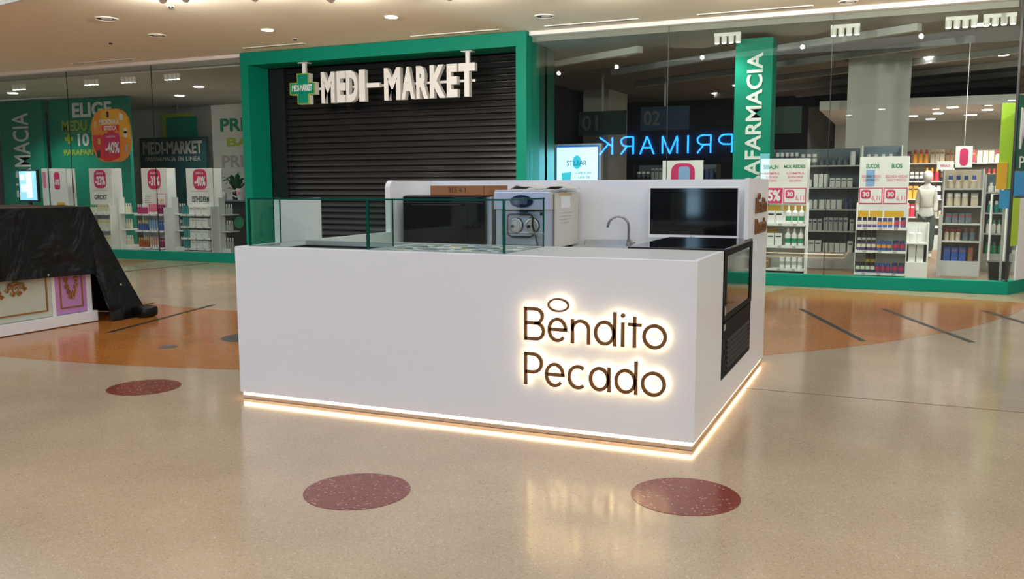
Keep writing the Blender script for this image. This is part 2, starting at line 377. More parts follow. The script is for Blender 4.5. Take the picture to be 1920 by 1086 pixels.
# seen in the shop glass the word runs from right (P) to left (K)
xs = [(-4.87, -5.36), (-5.67, -6.18), (-6.36, -6.72), (-6.96, -7.54), (-7.88, -8.43), (-8.71, -9.21), (-9.57, -10.1)]
for ch, (a, c2) in zip('PRIMARK', xs):
    b = MB()
    for pl in lets[ch]:
        for p, q in zip(pl[:-1], pl[1:]): b.tube([(a+(c2-a)*p[0], -11.93, 2.68+.68*p[1]), (a+(c2-a)*q[0], -11.93, 2.68+.68*q[1])], .034, 6)
    b.build('letter', 'neon_blue', t)
t = thing('advertising_totem', 'tall glowing blue advertising screen across the mall', 'screen', (-3.55, -11.3, 0))
MB().bbox(-3.9, -3.2, -11.4, -11.2, 0, 2.75, r=.02).build('casing', 'black', t)
for z0, z1 in ((.75, 1.28), (1.33, 1.85), (1.9, 2.6)): box('screen', 'totem', t, -3.72, -3.38, -11.205, -11.19, z0, z1)

# ------------------------------------------------------------------ pharmacy windows
def window(name, xs, label, ends=False):
    w = thing(name, label, None, ((xs[0]+xs[-1])/2, 8.68, 0), kind='structure')
    MB().bbox(xs[0], xs[-1], 8.66, 8.82, 0, .177, r=.006).build('plinth', 'green', w)
    for a, c2 in zip(xs[:-1], xs[1:]):
        MB().box(a+.004, c2-.004, 8.69, 8.702, .177, 3.885).build('glass_pane', 'shop_glass', w)
    for a in xs[1:-1]: MB().box(a-.004, a+.004, 8.688, 8.704, .177, 3.885).build('seam', 'slot_black', w)
    MB().box(xs[0], xs[-1], 8.58, 8.72, 3.88, CZ).build('head_trim', 'trim_white', w)
    return w
w1 = window('window_1', [-26, -22.15, -19.8, -17.45, -15.1, -12.75, -10.42], 'tall frameless shop window of the pharmacy left of the shutter')
w2 = window('window_2', [-4.56, -2.314, .036, 2.40], 'tall frameless shop window of the pharmacy right of the shutter')
w3 = thing('window_3', 'angled side window of the pharmacy past the right corner', None, (OC.x, OC.y, 0), kind='structure')
def side(b, s0, s1, w0, w1_, z0, z1, mi=0):
    N2 = Vector((DV.y, -DV.x)); P = lambda s, w: (OC.x+DV.x*s+N2.x*w, OC.y+DV.y*s+N2.y*w)
    return b.prism([P(s0, w0), P(s1, w0), P(s1, w1_), P(s0, w1_)], 'z', z0, z1, mi)
side(MB(), 0, 13, 0, -.15, 0, .177).build('plinth', 'green', w3)
side(MB(), .02, 13, -.03, -.045, .177, 3.885).build('glass_pane', 'shop_glass', w3)
side(MB(), 0, 13, 0, -.14, 3.88, CZ).build('head_trim', 'trim_white', w3)
side(MB(), -.01, .02, -.02, -.05, .177, 3.885).build('seam', 'slot_black', w3)
t = thing('side_banner', 'dark green banner with white lettering on the angled side window', 'banner', (OC.x, OC.y, 1.6))
side(MB(), .03, 3.2, -.01, -.028, 1.66, 2.66).build('board', 'green_dark', t); side(MB(), .03, 3.2, -.01, -.028, 1.33, 1.655).build('blue_strip', 'mall_blue', t)
side(MB(), .03, .24, -.01, -.028, .66, 1.30).build('lime_strip', 'lime', t); side(MB(), .24, 3.2, -.01, -.028, .18, 1.30).build('white_strip', 'white_matt', t)
N2 = Vector((DV.y, -DV.x)); so = Vector((OC.x-N2.x*.01, OC.y-N2.y*.01))
text('lettering', 'MEDI-MARKET', (.08, 3.0, 1.95, 2.5), t, 'print_white', 'dir', d=(so, DV), bold=.03)
text('lettering', 'PARAFARMACIA', (.13, 3.0, 1.70, 1.86), t, 'print_white', 'dir', d=(so, DV))
t = thing('lime_banner', 'lime green vertical banner standing inside the window corner', 'banner', (2.36, 9.25, 0))
box('cloth', 'lime', t, 2.25, 2.46, 9.25, 9.28, 1.42, 2.6); box('cloth', 'poster_amber', t, 2.23, 2.36, 9.235, 9.248, 1.42, 1.78); box('post', 'steel', t, 2.34, 2.37, 9.285, 9.31, 0.012, 2.6)
box('blue_card', 'mall_blue', t, 2.28, 2.46, 9.24, 9.25, 1.15, 1.40)

# portal with roller shutter
d1 = thing('door_1', 'green portal frame around the closed pharmacy entrance', None, (-7.4, 8.5, 0), kind='structure')
PX0, PX1, PY = -10.33, -4.57, 8.48
b = MB(); b.box(PX0, PX0+.18, PY, 9.05, 0, CZ-.005); b.build('jamb', 'green', d1)
b = MB(); b.box(PX1-.18, PX1, PY, 9.05, 0, CZ-.005); b.build('jamb', 'green', d1)
b = MB(); b.box(PX0+.18, PX1-.18, PY, 9.05, CZ-.23, CZ-.005); b.build('header', 'green', d1)
b = MB(); b.box(PX1-.05, PX1-.03+.03, 9.05, 9.75, 0, 3.78); b.build('side_wall', 'green_dark', d1)
b = MB(); b.box(PX0-.05, PX0+.05, 9.05, 9.75, 0, 3.78); b.build('side_wall', 'green_dark', d1)
b = MB(); b.box(PX0, PX1, 9.3, 9.4, 0, 3.9); b.build('rear_panel', 'interior_dark', d1)
rs = thing('roller_shutter', 'closed black slatted roller shutter under the pharmacy sign', 'shutter', (-7.45, 9.15, 0))
SX0, SX1 = -10.14, -4.76
box('guide_rail', 'shutter_black', rs, SX0, SX0+.34, 9.07, 9.2, 0, 3.7); box('guide_rail', 'shutter_black', rs, SX1-.06, SX1, 9.07, 9.2, 0, 3.7)
pitch = .1085; prof = [(9.15, 0), (9.136, .003), (9.112, .010), (9.106, .015), (9.108, .020), (9.120, .026), (9.124, .05), (9.130, .075), (9.138, .098), (9.138, .105), (9.15, .1065)]
sm = None
for k in range(34):
    if sm is None:
        s0 = MB().prism([(y, z) for y, z in prof], 'x', SX0+.35, SX1-.06).build('slat', 'shutter_black', rs); sm = s0.data
    else:
        s0 = bpy.data.objects.new('slat', sm); C.objects.link(s0); s0.parent = rs; s0.location.z = k*pitch

# hanging sign
sg = thing('hanging_sign', 'white raised MEDI-MARKET letters with green cross hanging before the shutter', 'sign', (-7.4, 8.62, 3.24))
SY = 8.60
cr = [(-9.135, 3.515), (-8.88, 3.515), (-8.88, 3.355), (-8.75, 3.355), (-8.75, 3.135), (-8.88, 3.135), (-8.88, 2.965), (-9.135, 2.965), (-9.135, 3.135), (-9.30, 3.135), (-9.30, 3.355), (-9.135, 3.355)]
cx0, cz0 = -9.0125, 3.24
MB().prism(cr, 'y', SY, SY+.12).build('cross_casing', 'white_matt', sg)
cb = MB().prism(cr, 'y', SY-.012, SY).build('cross_border', 'yellow_green', sg)
sc = [(x+(.016 if x < cx0 else -.016), z+(.016 if z < cz0 else -.016)) for x, z in cr]
cf = MB().prism(sc, 'y', SY-.016, SY-.011).build('cross_face', 'green', cb)
text('lettering', 'MEDI-MARKET', (-9.245, -8.805, 3.2, 3.315), cb, 'print_white', at=SY-.016, bold=.03)
for s, x0, x1 in (('M', -8.62, -8.335), ('E', -8.285, -8.10), ('D', -8.085, -7.845), ('I', -7.815, -7.69), ('M', -7.30, -6.975), ('A', -6.955, -6.69), ('R', -6.66, -6.43), ('K', -6.395, -6.10), ('E', -6.07, -5.87), ('T', -5.845, -5.545)):
    text('letter', s, (x0, x1, 2.965, 3.515), sg, 'white_matt', at=SY+.1, depth=.10, bold=.05)
MB().bbox(-7.66, -7.4, SY, SY+.08, 3.2, 3.28, r=.005).build('hyphen', 'white_matt', sg)
box('rail', 'white_matt', sg, -8.76, -5.6, SY+.12, SY+.15, 3.22, 3.26)
for x in (-9.0, -5.69):
    MB().box(x-.035, x+.035, SY+.02, SY+.07, 3.51, 3.70).box(x-.10, x+.10, SY-.03, SY+.12, 3.695, 3.709).build('hanger', 'white_matt', sg)

# ------------------------------------------------------------------ pharmacy interior shell
struct(MB().prism([(-26, 8.82), (2.3, 8.82), (2.3+DV.x*12.5, 8.82+DV.y*12.5), (-26, 8.82+DV.y*12.5)], 'z', .0, .012).build('floor_pharmacy', 'wood_floor'), 'brown wood floor inside the pharmacy')
ic = struct(MB().prism([(-26, 8.75), (2.33, 8.75), (2.33+DV.x*12.5, 8.75+DV.y*12.5), (-26, 8.75+DV.y*12.5)], 'z', 3.80, 3.92).build('ceiling_pharmacy', 'interior_ceiling'), 'grey ceiling inside the pharmacy')
struct(box('wall_back', 'interior_dark', None, -26, 8, 19.8, 20, 0, 3.8), 'dark back wall deep inside the pharmacy')
struct(box('wall_left', 'interior_white', None, -26.2, -26, 8.8, 20, 0, 3.8))
struct(box('wall_rear_left', 'interior_white', None, -21, -10.3, 15.0, 15.2, 0, 3.8), 'pale wall behind the left shop window')
struct(box('wall_partition', 'interior_white', None, -10.3, -10.1, 9.4, 15.2, 0, 3.8)); struct(box('wall_partition_right', 'interior_dark', None, -6.6, -6.4, 9.4, 19.8, 0, 3.8))
struct(box('ceiling_pharmacy_left', 'interior_white', None, -25.9, -10.35, 8.85, 14.95, 3.765, 3.798), 'pale ceiling behind the left shop window')
for x0, y0, x1, y1 in ((-5.19, 11.09, -3.09, 9.88), (-4.39, 12.6, -1.60, 10.98), (-4.6, 15.0, -1.2, 13.02), (-.95, 10.78, 1.16, 9.52), (-1.3, 12.9, 1.95, 11.0), (-2.0, 15.4, 3.4, 12.25), (-3.4, 18.2, 4.4, 13.65), (-1.5, 19.0, 5.2, 15.1), (1.0, 19.3, 6.0, 16.4)):
    d = Vector((x1-x0, y1-y0)).normalized(); nn = Vector((-d.y, d.x))*.06
    t = tag(MB().prism([(x0+nn.x, y0+nn.y), (x1+nn.x, y1+nn.y), (x1-nn.x, y1-nn.y), (x0-nn.x, y0-nn.y)], 'z', 3.69, 3.797).build('linear_light', 'interior_bar'), 'long unlit linear light under the pharmacy ceiling', 'light', 'unlit linear lights of the pharmacy')
t = thing('white_column', 'broad pale square column behind the right shop window', 'column', (.57, 12.9, 0)); box('shaft', 'concrete', t, .05, 1.10, 12.6, 13.5, .2, 3.80); box('base', 'concrete', t, .02, 1.13, 12.57, 13.53, .012, .2)
t = thing('grey_column', 'grey square column deep behind the blue lightbox', 'column', (-5.9, 16.5, 0)); box('shaft', 'concrete', t, -6.2, -5.55, 16, 17.6, .2, 3.80); box('base', 'concrete', t, -6.23, -5.52, 15.97, 17.63, .012, .2)
# vertical PARAFARMACIA pillar
t = thing('parafarmacia_pillar', 'green pillar with white vertical PARAFARMACIA lettering right of the blue neon reflection', 'pillar', (-1.1, 9.5, 0))
box('shaft', 'green', t, -1.42, -.86, 9.35, 9.85, .012, 3.72)
text('lettering', 'PARAFARMACIA', (-1.24, -1.0, 1.05, 3.5), t, 'print_white', at=9.35, bold=.02, rot=90, depth=.01)
t = thing('parafarmacia_panel', 'green wall panel with white vertical FARMACIA lettering at the far left', 'panel', (-20.7, 11.9, 0))
box('board', 'green_wall', t, -21.5, -19.85, 11.85, 11.95, .012, 3.75)
text('lettering', 'FARMACIA', (-21.0, -20.38, 1.2, 3.44), t, 'print_white', at=11.85, bold=.01, rot=90, depth=.01)
t = thing('promotion_wall', 'green wall with ELIGE and 10 lettering behind the orange poster', 'panel', (-18.4, 12.05, 0))
box('board', 'green_wall', t, -19.8, -16.95, 12.0, 12.1, .012, 3.75)
for s, r, m in (('ELIGE', (-18.89, -17.5, 3.27, 3.65), 'print_white'), ('MEDU AL', (-19.3, -17.9, 2.93, 3.2), 'yellow_green'), ('10', (-18.75, -18.35, 2.53, 2.86), 'print_white'), ('PARAFARMACIAS', (-19.28, -17.4, 2.3, 2.45), 'yellow_green')):
    text('lettering', s, r, t, m, at=12.0, bold=.03, depth=.01)
box('rule', 'yellow_green', t, -19.28, -17.6, 11.992, 12.0, 2.88, 2.895)
MB().prism([(-19.12, 2.6), (-19.02, 2.6), (-19.02, 2.68), (-18.92, 2.68), (-18.92, 2.78), (-19.02, 2.78), (-19.02, 2.86), (-19.12, 2.86), (-19.12, 2.78), (-19.22, 2.78), (-19.22, 2.68), (-19.12, 2.68)], 'y', 11.99, 12.0).build('cross_mark', 'yellow_green', t)
t = thing('medi_market_board', 'dark teal wall board with pale MEDI-MARKET lettering inside the left window', 'board', (-17.5, 14.05, 0))
box('board', 'teal_dark', t, -18.7, -16.3, 14, 14.1, .012, 2.83)
text('lettering', 'MEDI-MARKET', (-18.58, -16.43, 2.37, 2.72), t, 'print_grey', at=14, bold=.03, depth=.01); [text('lettering', w_, (a_, c_, 2.18, 2.3), t, 'print_grey', at=14, depth=.01) for w_, a_, c_ in (('PARAFARMACIA', -18.5, -17.4), ('EN', -17.3, -17.12), ('LINEA', -17.02, -16.5))]
t = thing('colour_block_poster', 'yellow and green square poster above the dark MEDI-MARKET board', 'poster', (-17.6, 14.3, 2.8))
box('sheet', 'yellow_green', t, -18.15, -17.0, 14.3, 14.33, 2.85, 3.5); box('sheet', 'green', t, -17.95, -16.85, 14.27, 14.295, 2.85, 3.4); box('hanger', 'interior_bar', t, -17.6, -17.57, 14.335, 14.35, 3.2, 3.799)
t = thing('price_wall', 'white wall panel with green PREC and BA lettering beside the portal', 'panel', (-12, 11.1, 0))
box('board', 'interior_white', t, -13.35, -10.35, 11, 11.12, .012, 3.3)
text('lettering', 'PRECIO', (-13.1, -11.35, 2.7, 3.0), t, 'print_green', at=11, bold=.03, depth=.008); text('lettering', 'BAJO', (-12.93, -11.7, 2.31, 2.57), t, 'yellow_green', at=11, bold=.03, depth=.008); text('lettering', 'PRECIO', (-13.09, -11.5, 1.9, 2.18), t, 'print_grey', at=11, bold=.02, depth=.008)

# ================================================================== KIOSK
KW = 3.22; ZT = 1.08; ZB = .049; ZW = 1.54; KD = 2.76
k = thing('kiosk', 'white lacquered island kiosk with glowing plinth and glass screen', 'kiosk', (-1.61, 1.38, 0))
MB().bbox(-KW, 0, 0, .03, ZB, ZT, r=.003).build('front_panel', 'white_lacquer', k)
# right side panel, cut round the drinks fridge
MB().prism([(.03, ZB), (KD, ZB), (KD, ZW), (1.74, ZW), (1.74, 1.098), (1.965, 1.098), (1.965, .24), (.785, .24), (.785, ZT), (.03, ZT)], 'x', -.03, 0).build('side_panel', 'white_lacquer', k)
# left side panel with low opening and rounded tall wing
rr = .07; arc = [(1.98+rr-rr*math.cos(math.radians(a)), ZW-rr+rr*math.sin(math.radians(a))) for a in range(0, 91, 10)]
MB().prism([(.03, ZB), (KD, ZB), (KD, ZW)] + arc[::-1] + [(1.98, ZT), (.03, ZT)], 'x', -KW, -KW+.05).build('side_panel', 'white_lacquer', k)
MB().box(-KW+.05, -.03, KD-.03, KD, ZB, ZW).build('back_panel', 'white_lacquer', k)
MB().bbox(-KW+.004, -KW+.05, .43, .95, ZT, 1.402, r=.003).build('wing_panel', 'white_lacquer', k)
# counter: solid top at right, display wells at left
MB().box(-1.21, -.0302, .0302, .79, ZT-.035, ZT).build('countertop', 'white_top', k)
MB().box(-KW+.05, -1.21, .03, .105, ZT-.035, ZT).build('countertop', 'white_top', k)
MB().box(-KW+.05, -1.21, .74, .79, ZT-.035, ZT).build('countertop', 'white_top', k)
MB().box(-2.21, -2.15, .105, .74, ZT-.035, ZT).build('countertop', 'white_top', k)
MB().box(-KW+.05, -2.21, .105, .74, .86, .88).box(-KW+.05, -2.21, .73, .74, .88, ZT-.035).box(-KW+.05, -2.21, .105, .115, .88, ZT-.035).box(-KW+.05, -KW+.06, .115, .73, .88, ZT-.035).box(-2.22, -2.21, .115, .73, .88, ZT-.035).build('display_well', 'black_satin', k)
MB().box(-2.15, -1.21, .105, .74, .90, .92).build('pan_bed', 'steel', k)
MB().box(-KW+.05, -.03, .77, .79, ZB, ZT-.035).build('inner_panel', 'white_matt', k)
MB().bbox(-KW+.05, -.03, 2.02, KD-.03, .905, .945, r=.003).build('back_worktop', 'white_top', k)
MB().box(-KW+.05, -.65, 2.06, 2.08, ZB, .905).build('cabinet_front', 'white_matt', k)
# plinth and light strip, all round
e = .012
for nm, x0, x1, y0, y1 in (('f', -KW+e, -e, e, .05), ('r', -.05, -e, .05, KD-.05), ('l', -KW+e, -KW+.05, .05, KD-.05), ('b', -KW+e, -e, KD-.05, KD-e)):
    MB().box(x0, x1, y0, y1, .003, .026).build('plinth', 'aluminium', k)
    g = .004
    MB().box(x0+(g if nm != 'r' else 0), x1-(g if nm != 'l' else 0), y0+(g if nm == 'f' else 0), y1-(g if nm == 'b' else 0), .0262, ZB-.0005).build('light_strip', 'led_warm', k)
# glass screen
def pane(x0, x1, y0, y1, z0=ZT, z1=1.402, name='glass_pane'):
    b = MB(); thin = 0 if (x1-x0) < (y1-y0) else 1
    v = [(x0,y0,z0),(x1,y0,z0),(x1,y1,z0),(x0,y1,z0),(x0,y0,z1),(x1,y0,z1),(x1,y1,z1),(x0,y1,z1)]
    fs = [(0,3,2,1),(4,5,6,7),(0,1,5,4),(1,2,6,5),(2,3,7,6),(3,0,4,7)]
    big = {0: (3, 5), 1: (2, 4)}[thin]
    b.add(v, [fs[i] for i in big], 0); b.add(v, [fs[i] for i in range(6) if i not in big], 1)
    return b.build(name, ['counter_glass', 'glass_edge'], k)
pane(-3.165, -2.186, .085, .097); pane(-2.180, -1.20, .085, .097)
pane(-3.165, -3.153, .098, .429); pane(-2.189, -2.177, .098, .40); pane(-1.212, -1.20, .098, .745)
for a in ((-3.165, -1.20, .083, .099), (-1.214, -1.198, .099, .75), (-3.167, -3.151, .099, .43)): box('glass_rail', 'glass_edge', k, *a, 1.4025, 1.413)
box('glass_joint', 'glass_edge', k, -2.192, -2.174, .080, .0848, ZT, 1.4022); box('glass_joint', 'glass_edge', k, -1.212, -1.198, .080, .0848, ZT, 1.4022)
box('glass_edge', 'glass_edge_light', k, -1.212, -1.20, .7455, .750, ZT, 1.402); box('glass_edge', 'glass_edge_light', k, -2.189, -2.177, .4005, .405, ZT, 1.402)

# backlit signs
def strokes(ch, x0, x1, z0, z1, w, xh=.147):
    h = w/2; a, b_, c, d = x0+h, x1-h, z0+h, z1-h
    if ch == 'o': return [(ell((x0+x1)/2, (z0+z1)/2, (b_-a)/2, (d-c)/2)[:-1], True)]
    if ch == 'e':
        m = (z0+z1)/2+.004; return [(ell((x0+x1)/2, (z0+z1)/2, (b_-a)/2, (d-c)/2, 0, 318), False), ([(a+.002, m-.0025), (b_+h, m-.0025)], False)]
    if ch == 'c': return [(ell((x0+x1)/2+.006, (z0+z1)/2, (b_-a)/2+.006, (d-c)/2, 52, 308), False)]
    if ch == 'a': return [(ell((x0+x1)/2-.003, (z0+z1)/2, (b_-a)/2-.003, (d-c)/2)[:-1], True), ([(b_, z0), (b_, z1)], False)]
    if ch == 'd': t_ = z0+xh; return [(ell((x0+x1)/2-.003, (z0+t_)/2, (b_-a)/2-.003, (t_-z0)/2-h)[:-1], True), ([(b_, z0), (b_, z1)], False)]
    if ch == 'n':
        r = (b_-a)/2; return [([(a, z0), (a, z1)], False), ([(a, d-r*1.2)] + ell((a+b_)/2, d-r*.95, r, r*.95, 170, 0, 14) + [(b_, z0)], False)]
    if ch == 'i': m = (x0+x1)/2; return [([(m, z0), (m, z0+.142)], False), (ell(m, z1-.013, .0065, .0065)[:-1], True)]
    if ch == 't': m = (x0+x1)/2-.001; zc = z0+.132; return [([(m, z0), (m, z1)], False), ([(x0, zc), (x1, zc)], False)]
    if ch == 'P':
        m = z0+(z1-z0)*.40; r = (d-m)/2; return [([(a, z0), (a, z1)], False), ([(a, d), (b_-r*1.0, d)] + ell(b_-r, (d+m)/2, r, r, 80, -80, 12) + [(b_-r, m), (a, m)], False)]
    if ch == 'B':
        m = z0+(z1-z0)*.53; r1 = (d-m)/2; r2 = (m-c)/2; q = b_-.008
        return [([(a, z0), (a, z1)], False), ([(a, d), (q-r1, d)] + ell(q-r1, (d+m)/2, r1, r1, 80, -80, 12) + [(q-r1, m), (a, m)], False), ([(b_-r2-.01, m)] + ell(b_-r2, (c+m)/2, r2, r2, 85, -80, 12) + [(b_-r2, c), (a, c)], False)]
def sign(root, items, w, T=None, halo=True, y0=-.042, y1=-.028):
    for ch, x0, x1, z0, z1 in items:
        b = MB(); g = MB(); b.T = g.T = T
        st = [(ell((x0+x1)/2, (z0+z1)/2, (x1-x0)/2-.006, (z1-z0)/2-.006)[:-1], True)] if ch == 'halo' else strokes(ch, x0, x1, z0, z1, w)
        for pl, cl in st:
            ww = .012 if ch == 'halo' else (.0125 if (ch == 'i' and cl) else w)
            b.ribbon(pl, ww, y0, y1, closed=cl); g.ribbon(pl, ww*.55, y1+.0005, y1+.003, closed=cl)
        o = b.build('halo_ring' if ch == 'halo' else 'letter', 'brass', root)
        if halo: g.build('back_light', 'halo_warm', o)
F_ITEMS = [('B', -1.022, -.886, .578, .778), ('e', -.871, -.746, .578, .725), ('n', -.725, -.605, .578, .722), ('d', -.584, -.448, .578, .777), ('i', -.425, -.397, .578, .772), ('t', -.381, -.301, .578, .758), ('o', -.297, -.155, .576, .721),
           ('halo', -.871, -.735, .756, .840),
           ('P', -1.022, -.899, .308, .506), ('e', -.888, -.762, .306, .454), ('c', -.745, -.626, .306, .452), ('a', -.612, -.479, .306, .452), ('d', -.458, -.320, .306, .500), ('o', -.302, -.156, .304, .450)]
s1 = thing('backlit_sign', 'brown backlit Bendito Pecado lettering with halo on the kiosk front', 'sign', (-.6, -.02, .3))
sign(s1, F_ITEMS, .0205)
s2 = thing('side_sign', 'small brown Bendito Pecado lettering on the kiosk right wing', 'sign', (.01, 2.32, 1.1))
def TS(v):
    u = (v.x+1.022)/(1.022-.155); q = (v.z-.304)/(.84-.304)
    return Vector((.001+(-v.y-.028)*.9, 2.05+u*.56, 1.115+q*.315))
sign(s2, F_ITEMS, .0215, T=TS, halo=False, y0=-.045, y1=-.028)

# ---- television
t = thing('television', 'white-framed flat television with black screen on the kiosk back wall', 'television', (-.59, 2.66, 1.26))
MB().bbox(-.972, -.209, 2.605, 2.655, 1.043, 1.479, r=.006).build('casing', 'white_lacquer', t)
box('screen', 'black_gloss', t, -.957, -.222, 2.602, 2.606, 1.074, 1.466)
box('bracket', 'black', t, -.75, -.45, 2.655, 2.73, 1.15, 1.35)
lg = MB().lathe([(.006, -.001), (.006, .001)], (-.602, 2.6045, 1.058), 12, axis='y').build('logo', 'print_grey', t); text('logo', 'LG', (-.592, -.573, 1.0525, 1.0635), t, 'print_grey', at=2.605, depth=.001)

# ---- display fridge at the side
t = thing('display_fridge', 'black undercounter display fridge set into the kiosk right side', 'fridge', (-.3, 1.37, 0))
FY0, FY1 = .795, 1.955
MB().bbox(-.62, -.012, FY0, FY1, .25, 1.075, r=.004).build('body', 'fridge_black', t)
MB().bbox(-.63, .004, FY0, FY1, 1.076, 1.092, r=.003).build('top', 'black_gloss', t)
dd = MB(); zd0, zd1 = .62, 1.075
for a in ((FY0, FY0+.10, zd0, zd1), (FY1-.10, FY1, zd0, zd1), (FY0+.10, FY1-.10, zd1-.035, zd1), (FY0+.10, FY1-.10, zd0, zd0+.035)): dd.box(-.011, .006, *a)
do = dd.build('door', 'fridge_black', t); box('pane', 'black_gloss', do, -.009, .0015, FY0+.10, FY1-.10, zd0+.035, zd1-.035)
lp = box('lower_panel', 'fridge_black', t, -.011, .003, FY0, FY1, .25, zd0-.01)
for i in range(6): MB().prism([(.003, .29+i*.034), (.010, .293+i*.034), (.010, .302+i*.034), (.003, .314+i*.034)], 'y', FY0+.16, FY1-.06).build('louvre', 'rubber', lp)
box('rating_label', 'print_grey', lp, .003, .0045, FY0+.04, FY0+.10, .56, .60); box('energy_label', 'print_grey', do, .006, .0075, FY0+.04, FY0+.085, .66, .72)
for z0 in (.245,): box('foot_rail', 'rubber', t, -.6, -.02, FY0+.02, FY1-.02, .003, .248)

# ---- soft ice machine
t = thing('soft_ice_machine', 'stainless soft ice cream machine with oval display and two round ports', 'machine', (-1.92, 2.38, .945))
MB().bbox(-2.165, -1.655, 2.13, 2.70, .965, 1.29, r=.004).build('body', 'steel_blue', t)
for x in (-2.12, -1.70):
    for y in (2.18, 2.65): MB().lathe([(.02, .945), (.02, .966)], (x, y, 0), 10).build('foot', 'rubber', t)
hd = MB().bbox(-2.18, -1.66, 2.05, 2.70, 1.29, 1.44, r=.006).build('head', 'steel', t)
MB().bbox(-2.175, -1.66, 2.06, 2.70, 1.4402, 1.455, r=.003).build('lid', 'steel', t)
MB().prism(ell(-1.92, 1.36, .103, .052, 0, 354, 59), 'y', 2.036, 2.05).build('display', 'navy', hd); box('display_window', 'screen_grey', hd, -1.985, -1.865, 2.0335, 2.0362, 1.335, 1.392)
box('post', 'steel_blue', t, -2.165, -2.11, 2.06, 2.128, .965, 1.289); box('post', 'steel_blue', t, -1.735, -1.665, 2.06, 2.128, .965, 1.289)
fp = MB().bbox(-2.108, -1.737, 2.10, 2.1295, 1.085, 1.275, r=.003).build('port_plate', 'steel', t)
MB().bbox(-2.108, -1.737, 2.09, 2.1295, .99, 1.08, r=.003).build('lower_plate', 'steel_blue', t)
for x in (-1.995, -1.845):
    MB().lathe([(.062, 2.10), (.062, 2.085), (.05, 2.08), (.047, 2.092)], (x, 0, 1.155), 28, axis='y').build('port_ring', 'steel', fp, smooth=True)
    MB().lathe([(.068, 2.0998), (.068, 2.096)], (x, 0, 1.155), 28, axis='y').build('seal', 'rubber', fp)
    MB().lathe([(.046, 2.098), (.046, 2.088), (.03, 2.086)], (x, 0, 1.155), 28, axis='y').build('port_cap', 'white_top', fp)
    MB().lathe([(.013, 2.086), (.013, 2.074)], (x-.025, 0, 1.147), 12, axis='y').build('port_knob', 'black_satin', fp)
MB().tube([(-1.775, 2.07, .955), (-1.80, 2.068, 1.06), (-1.83, 2.066, 1.16)] + [(-1.855+.028*math.cos(a), 2.066, 1.215+.035*math.sin(a)) for a in (0, .5, 1.0, 1.57)] + [(-2.03, 2.066, 1.25)] +
          [(-2.03+.03*math.cos(a), 2.066, 1.22+.03*math.sin(a)) for a in (1.57, 2.2, 3.0)] + [(-2.06, 2.066, 1.12)] + [(-2.02+.04*math.cos(a), 2.066, 1.10+.04*math.sin(a)) for a in (3.2, 4.0, 4.71)] + [(-1.87, 2.066, 1.06)] +
          [(-1.86+.05*math.cos(a), 2.066, 1.11+.05*math.sin(a)) for a in (4.9, 5.5, 6.2)], .0085, 8).build('hose', 'rubber', t, smooth=True)
MB().box(-2.0, -1.83, 2.07, 2.10, 1.277, 1.287).box(-1.95, -1.89, 2.065, 2.10, 1.265, 1.277).build('nozzle_bar', 'rubber', t); box('sticker', 'black', fp, -1.775, -1.75, 2.097, 2.0995, 1.24, 1.268)
box('side_cover', 'cream', t, -1.654, -1.642, 2.12, 2.69, .97, 1.425); sc_ = box('service_label', 'poster_white', t, -1.6418, -1.6408, 2.25, 2.48, 1.30, 1.40)
box('warning_strip', 'yellow', t, -1.6418, -1.6408, 2.2, 2.5, 1.408, 1.418)
for i in range(4): box('label_line', 'print_grey', t, -1.6418, -1.6408, 2.22, 2.55-.03*i, 1.255-.028*i, 1.259-.028*i)
def newspaper(nm, x0, x1, y0, y1, z, seed, lab):
    b = MB(); nx, ny = 16, 8; rnd = random.Random(seed)
    for i in range(nx+1):
        for j in range(ny+1):
            u = i/nx; hgt = .030*math.sin(math.pi*u)**.7+.05*noise.noise(Vector((u*2.6, j*.25, seed*3)))*math.sin(math.pi*u)
            b.v.append(Vector((x0+(x1-x0)*u+.01*math.sin(j+seed), y0+(y1-y0)*j/ny+.01*math.sin(i*.8), z+.004+max(0, hgt))))
    for i in range(nx):
        for j in range(ny): a = i*(ny+1)+j; b.f.append([a, a+1, a+ny+2, a+ny+1]); b.m.append(0)
    o = b.build(nm, 'paper', None, smooth=True); md = o.modifiers.new('thick', 'SOLIDIFY'); md.thickness = .006; md.offset = -1
    return tag(o, lab, 'newspaper')
newspaper('folded_newspaper', -2.07, -1.83, 2.12, 2.5, 1.46, 1, 'left crumpled newspaper on top of the soft ice machine')
newspaper('folded_newspaper', -1.82, -1.58, 2.2, 2.6, 1.46, 2.3, 'right crumpled newspaper on top of the soft ice machine')

# ---- oven and box
t = thing('counter_oven', 'black counter oven with dark glass door beside the soft ice machine', 'oven', (-2.7, 2.4, .945))
MB().bbox(-3.11, -2.245, 2.14, 2.68, .96, 1.398, r=.005).build('body', 'steel', t)
dr_ = MB().bbox(-3.11, -2.292, 2.10, 2.138, .96, 1.398, r=.004).build('door', 'black_gloss', t)
box('door_glass', 'black_gloss', dr_, -3.03, -2.46, 2.097, 2.1005, 1.02, 1.30); box('trim_line', 'rubber', dr_, -3.1, -2.3, 2.0975, 2.1005, 1.34, 1.35)
MB().tube([(-3.0, 2.099, 1.325), (-3.0, 2.075, 1.325), (-2.5, 2.075, 1.325), (-2.5, 2.099, 1.325)], .008, 8).build('handle', 'black_satin', dr_)
for x in (-2.42, -2.36): MB().lathe([(.014, 2.10), (.014, 2.09)], (x, 0, 1.15), 12, axis='y').build('knob', 'black_satin', dr_)
for x in (-3.05, -2.3):
    for y in (2.2, 2.62): MB().lathe([(.018, .945), (.018, .961)], (x, y, 0), 10).build('foot', 'rubber', t)
box('steam_outlet', 'black', t, -3.1, -2.3, 2.12, 2.3, 1.398, 1.405)
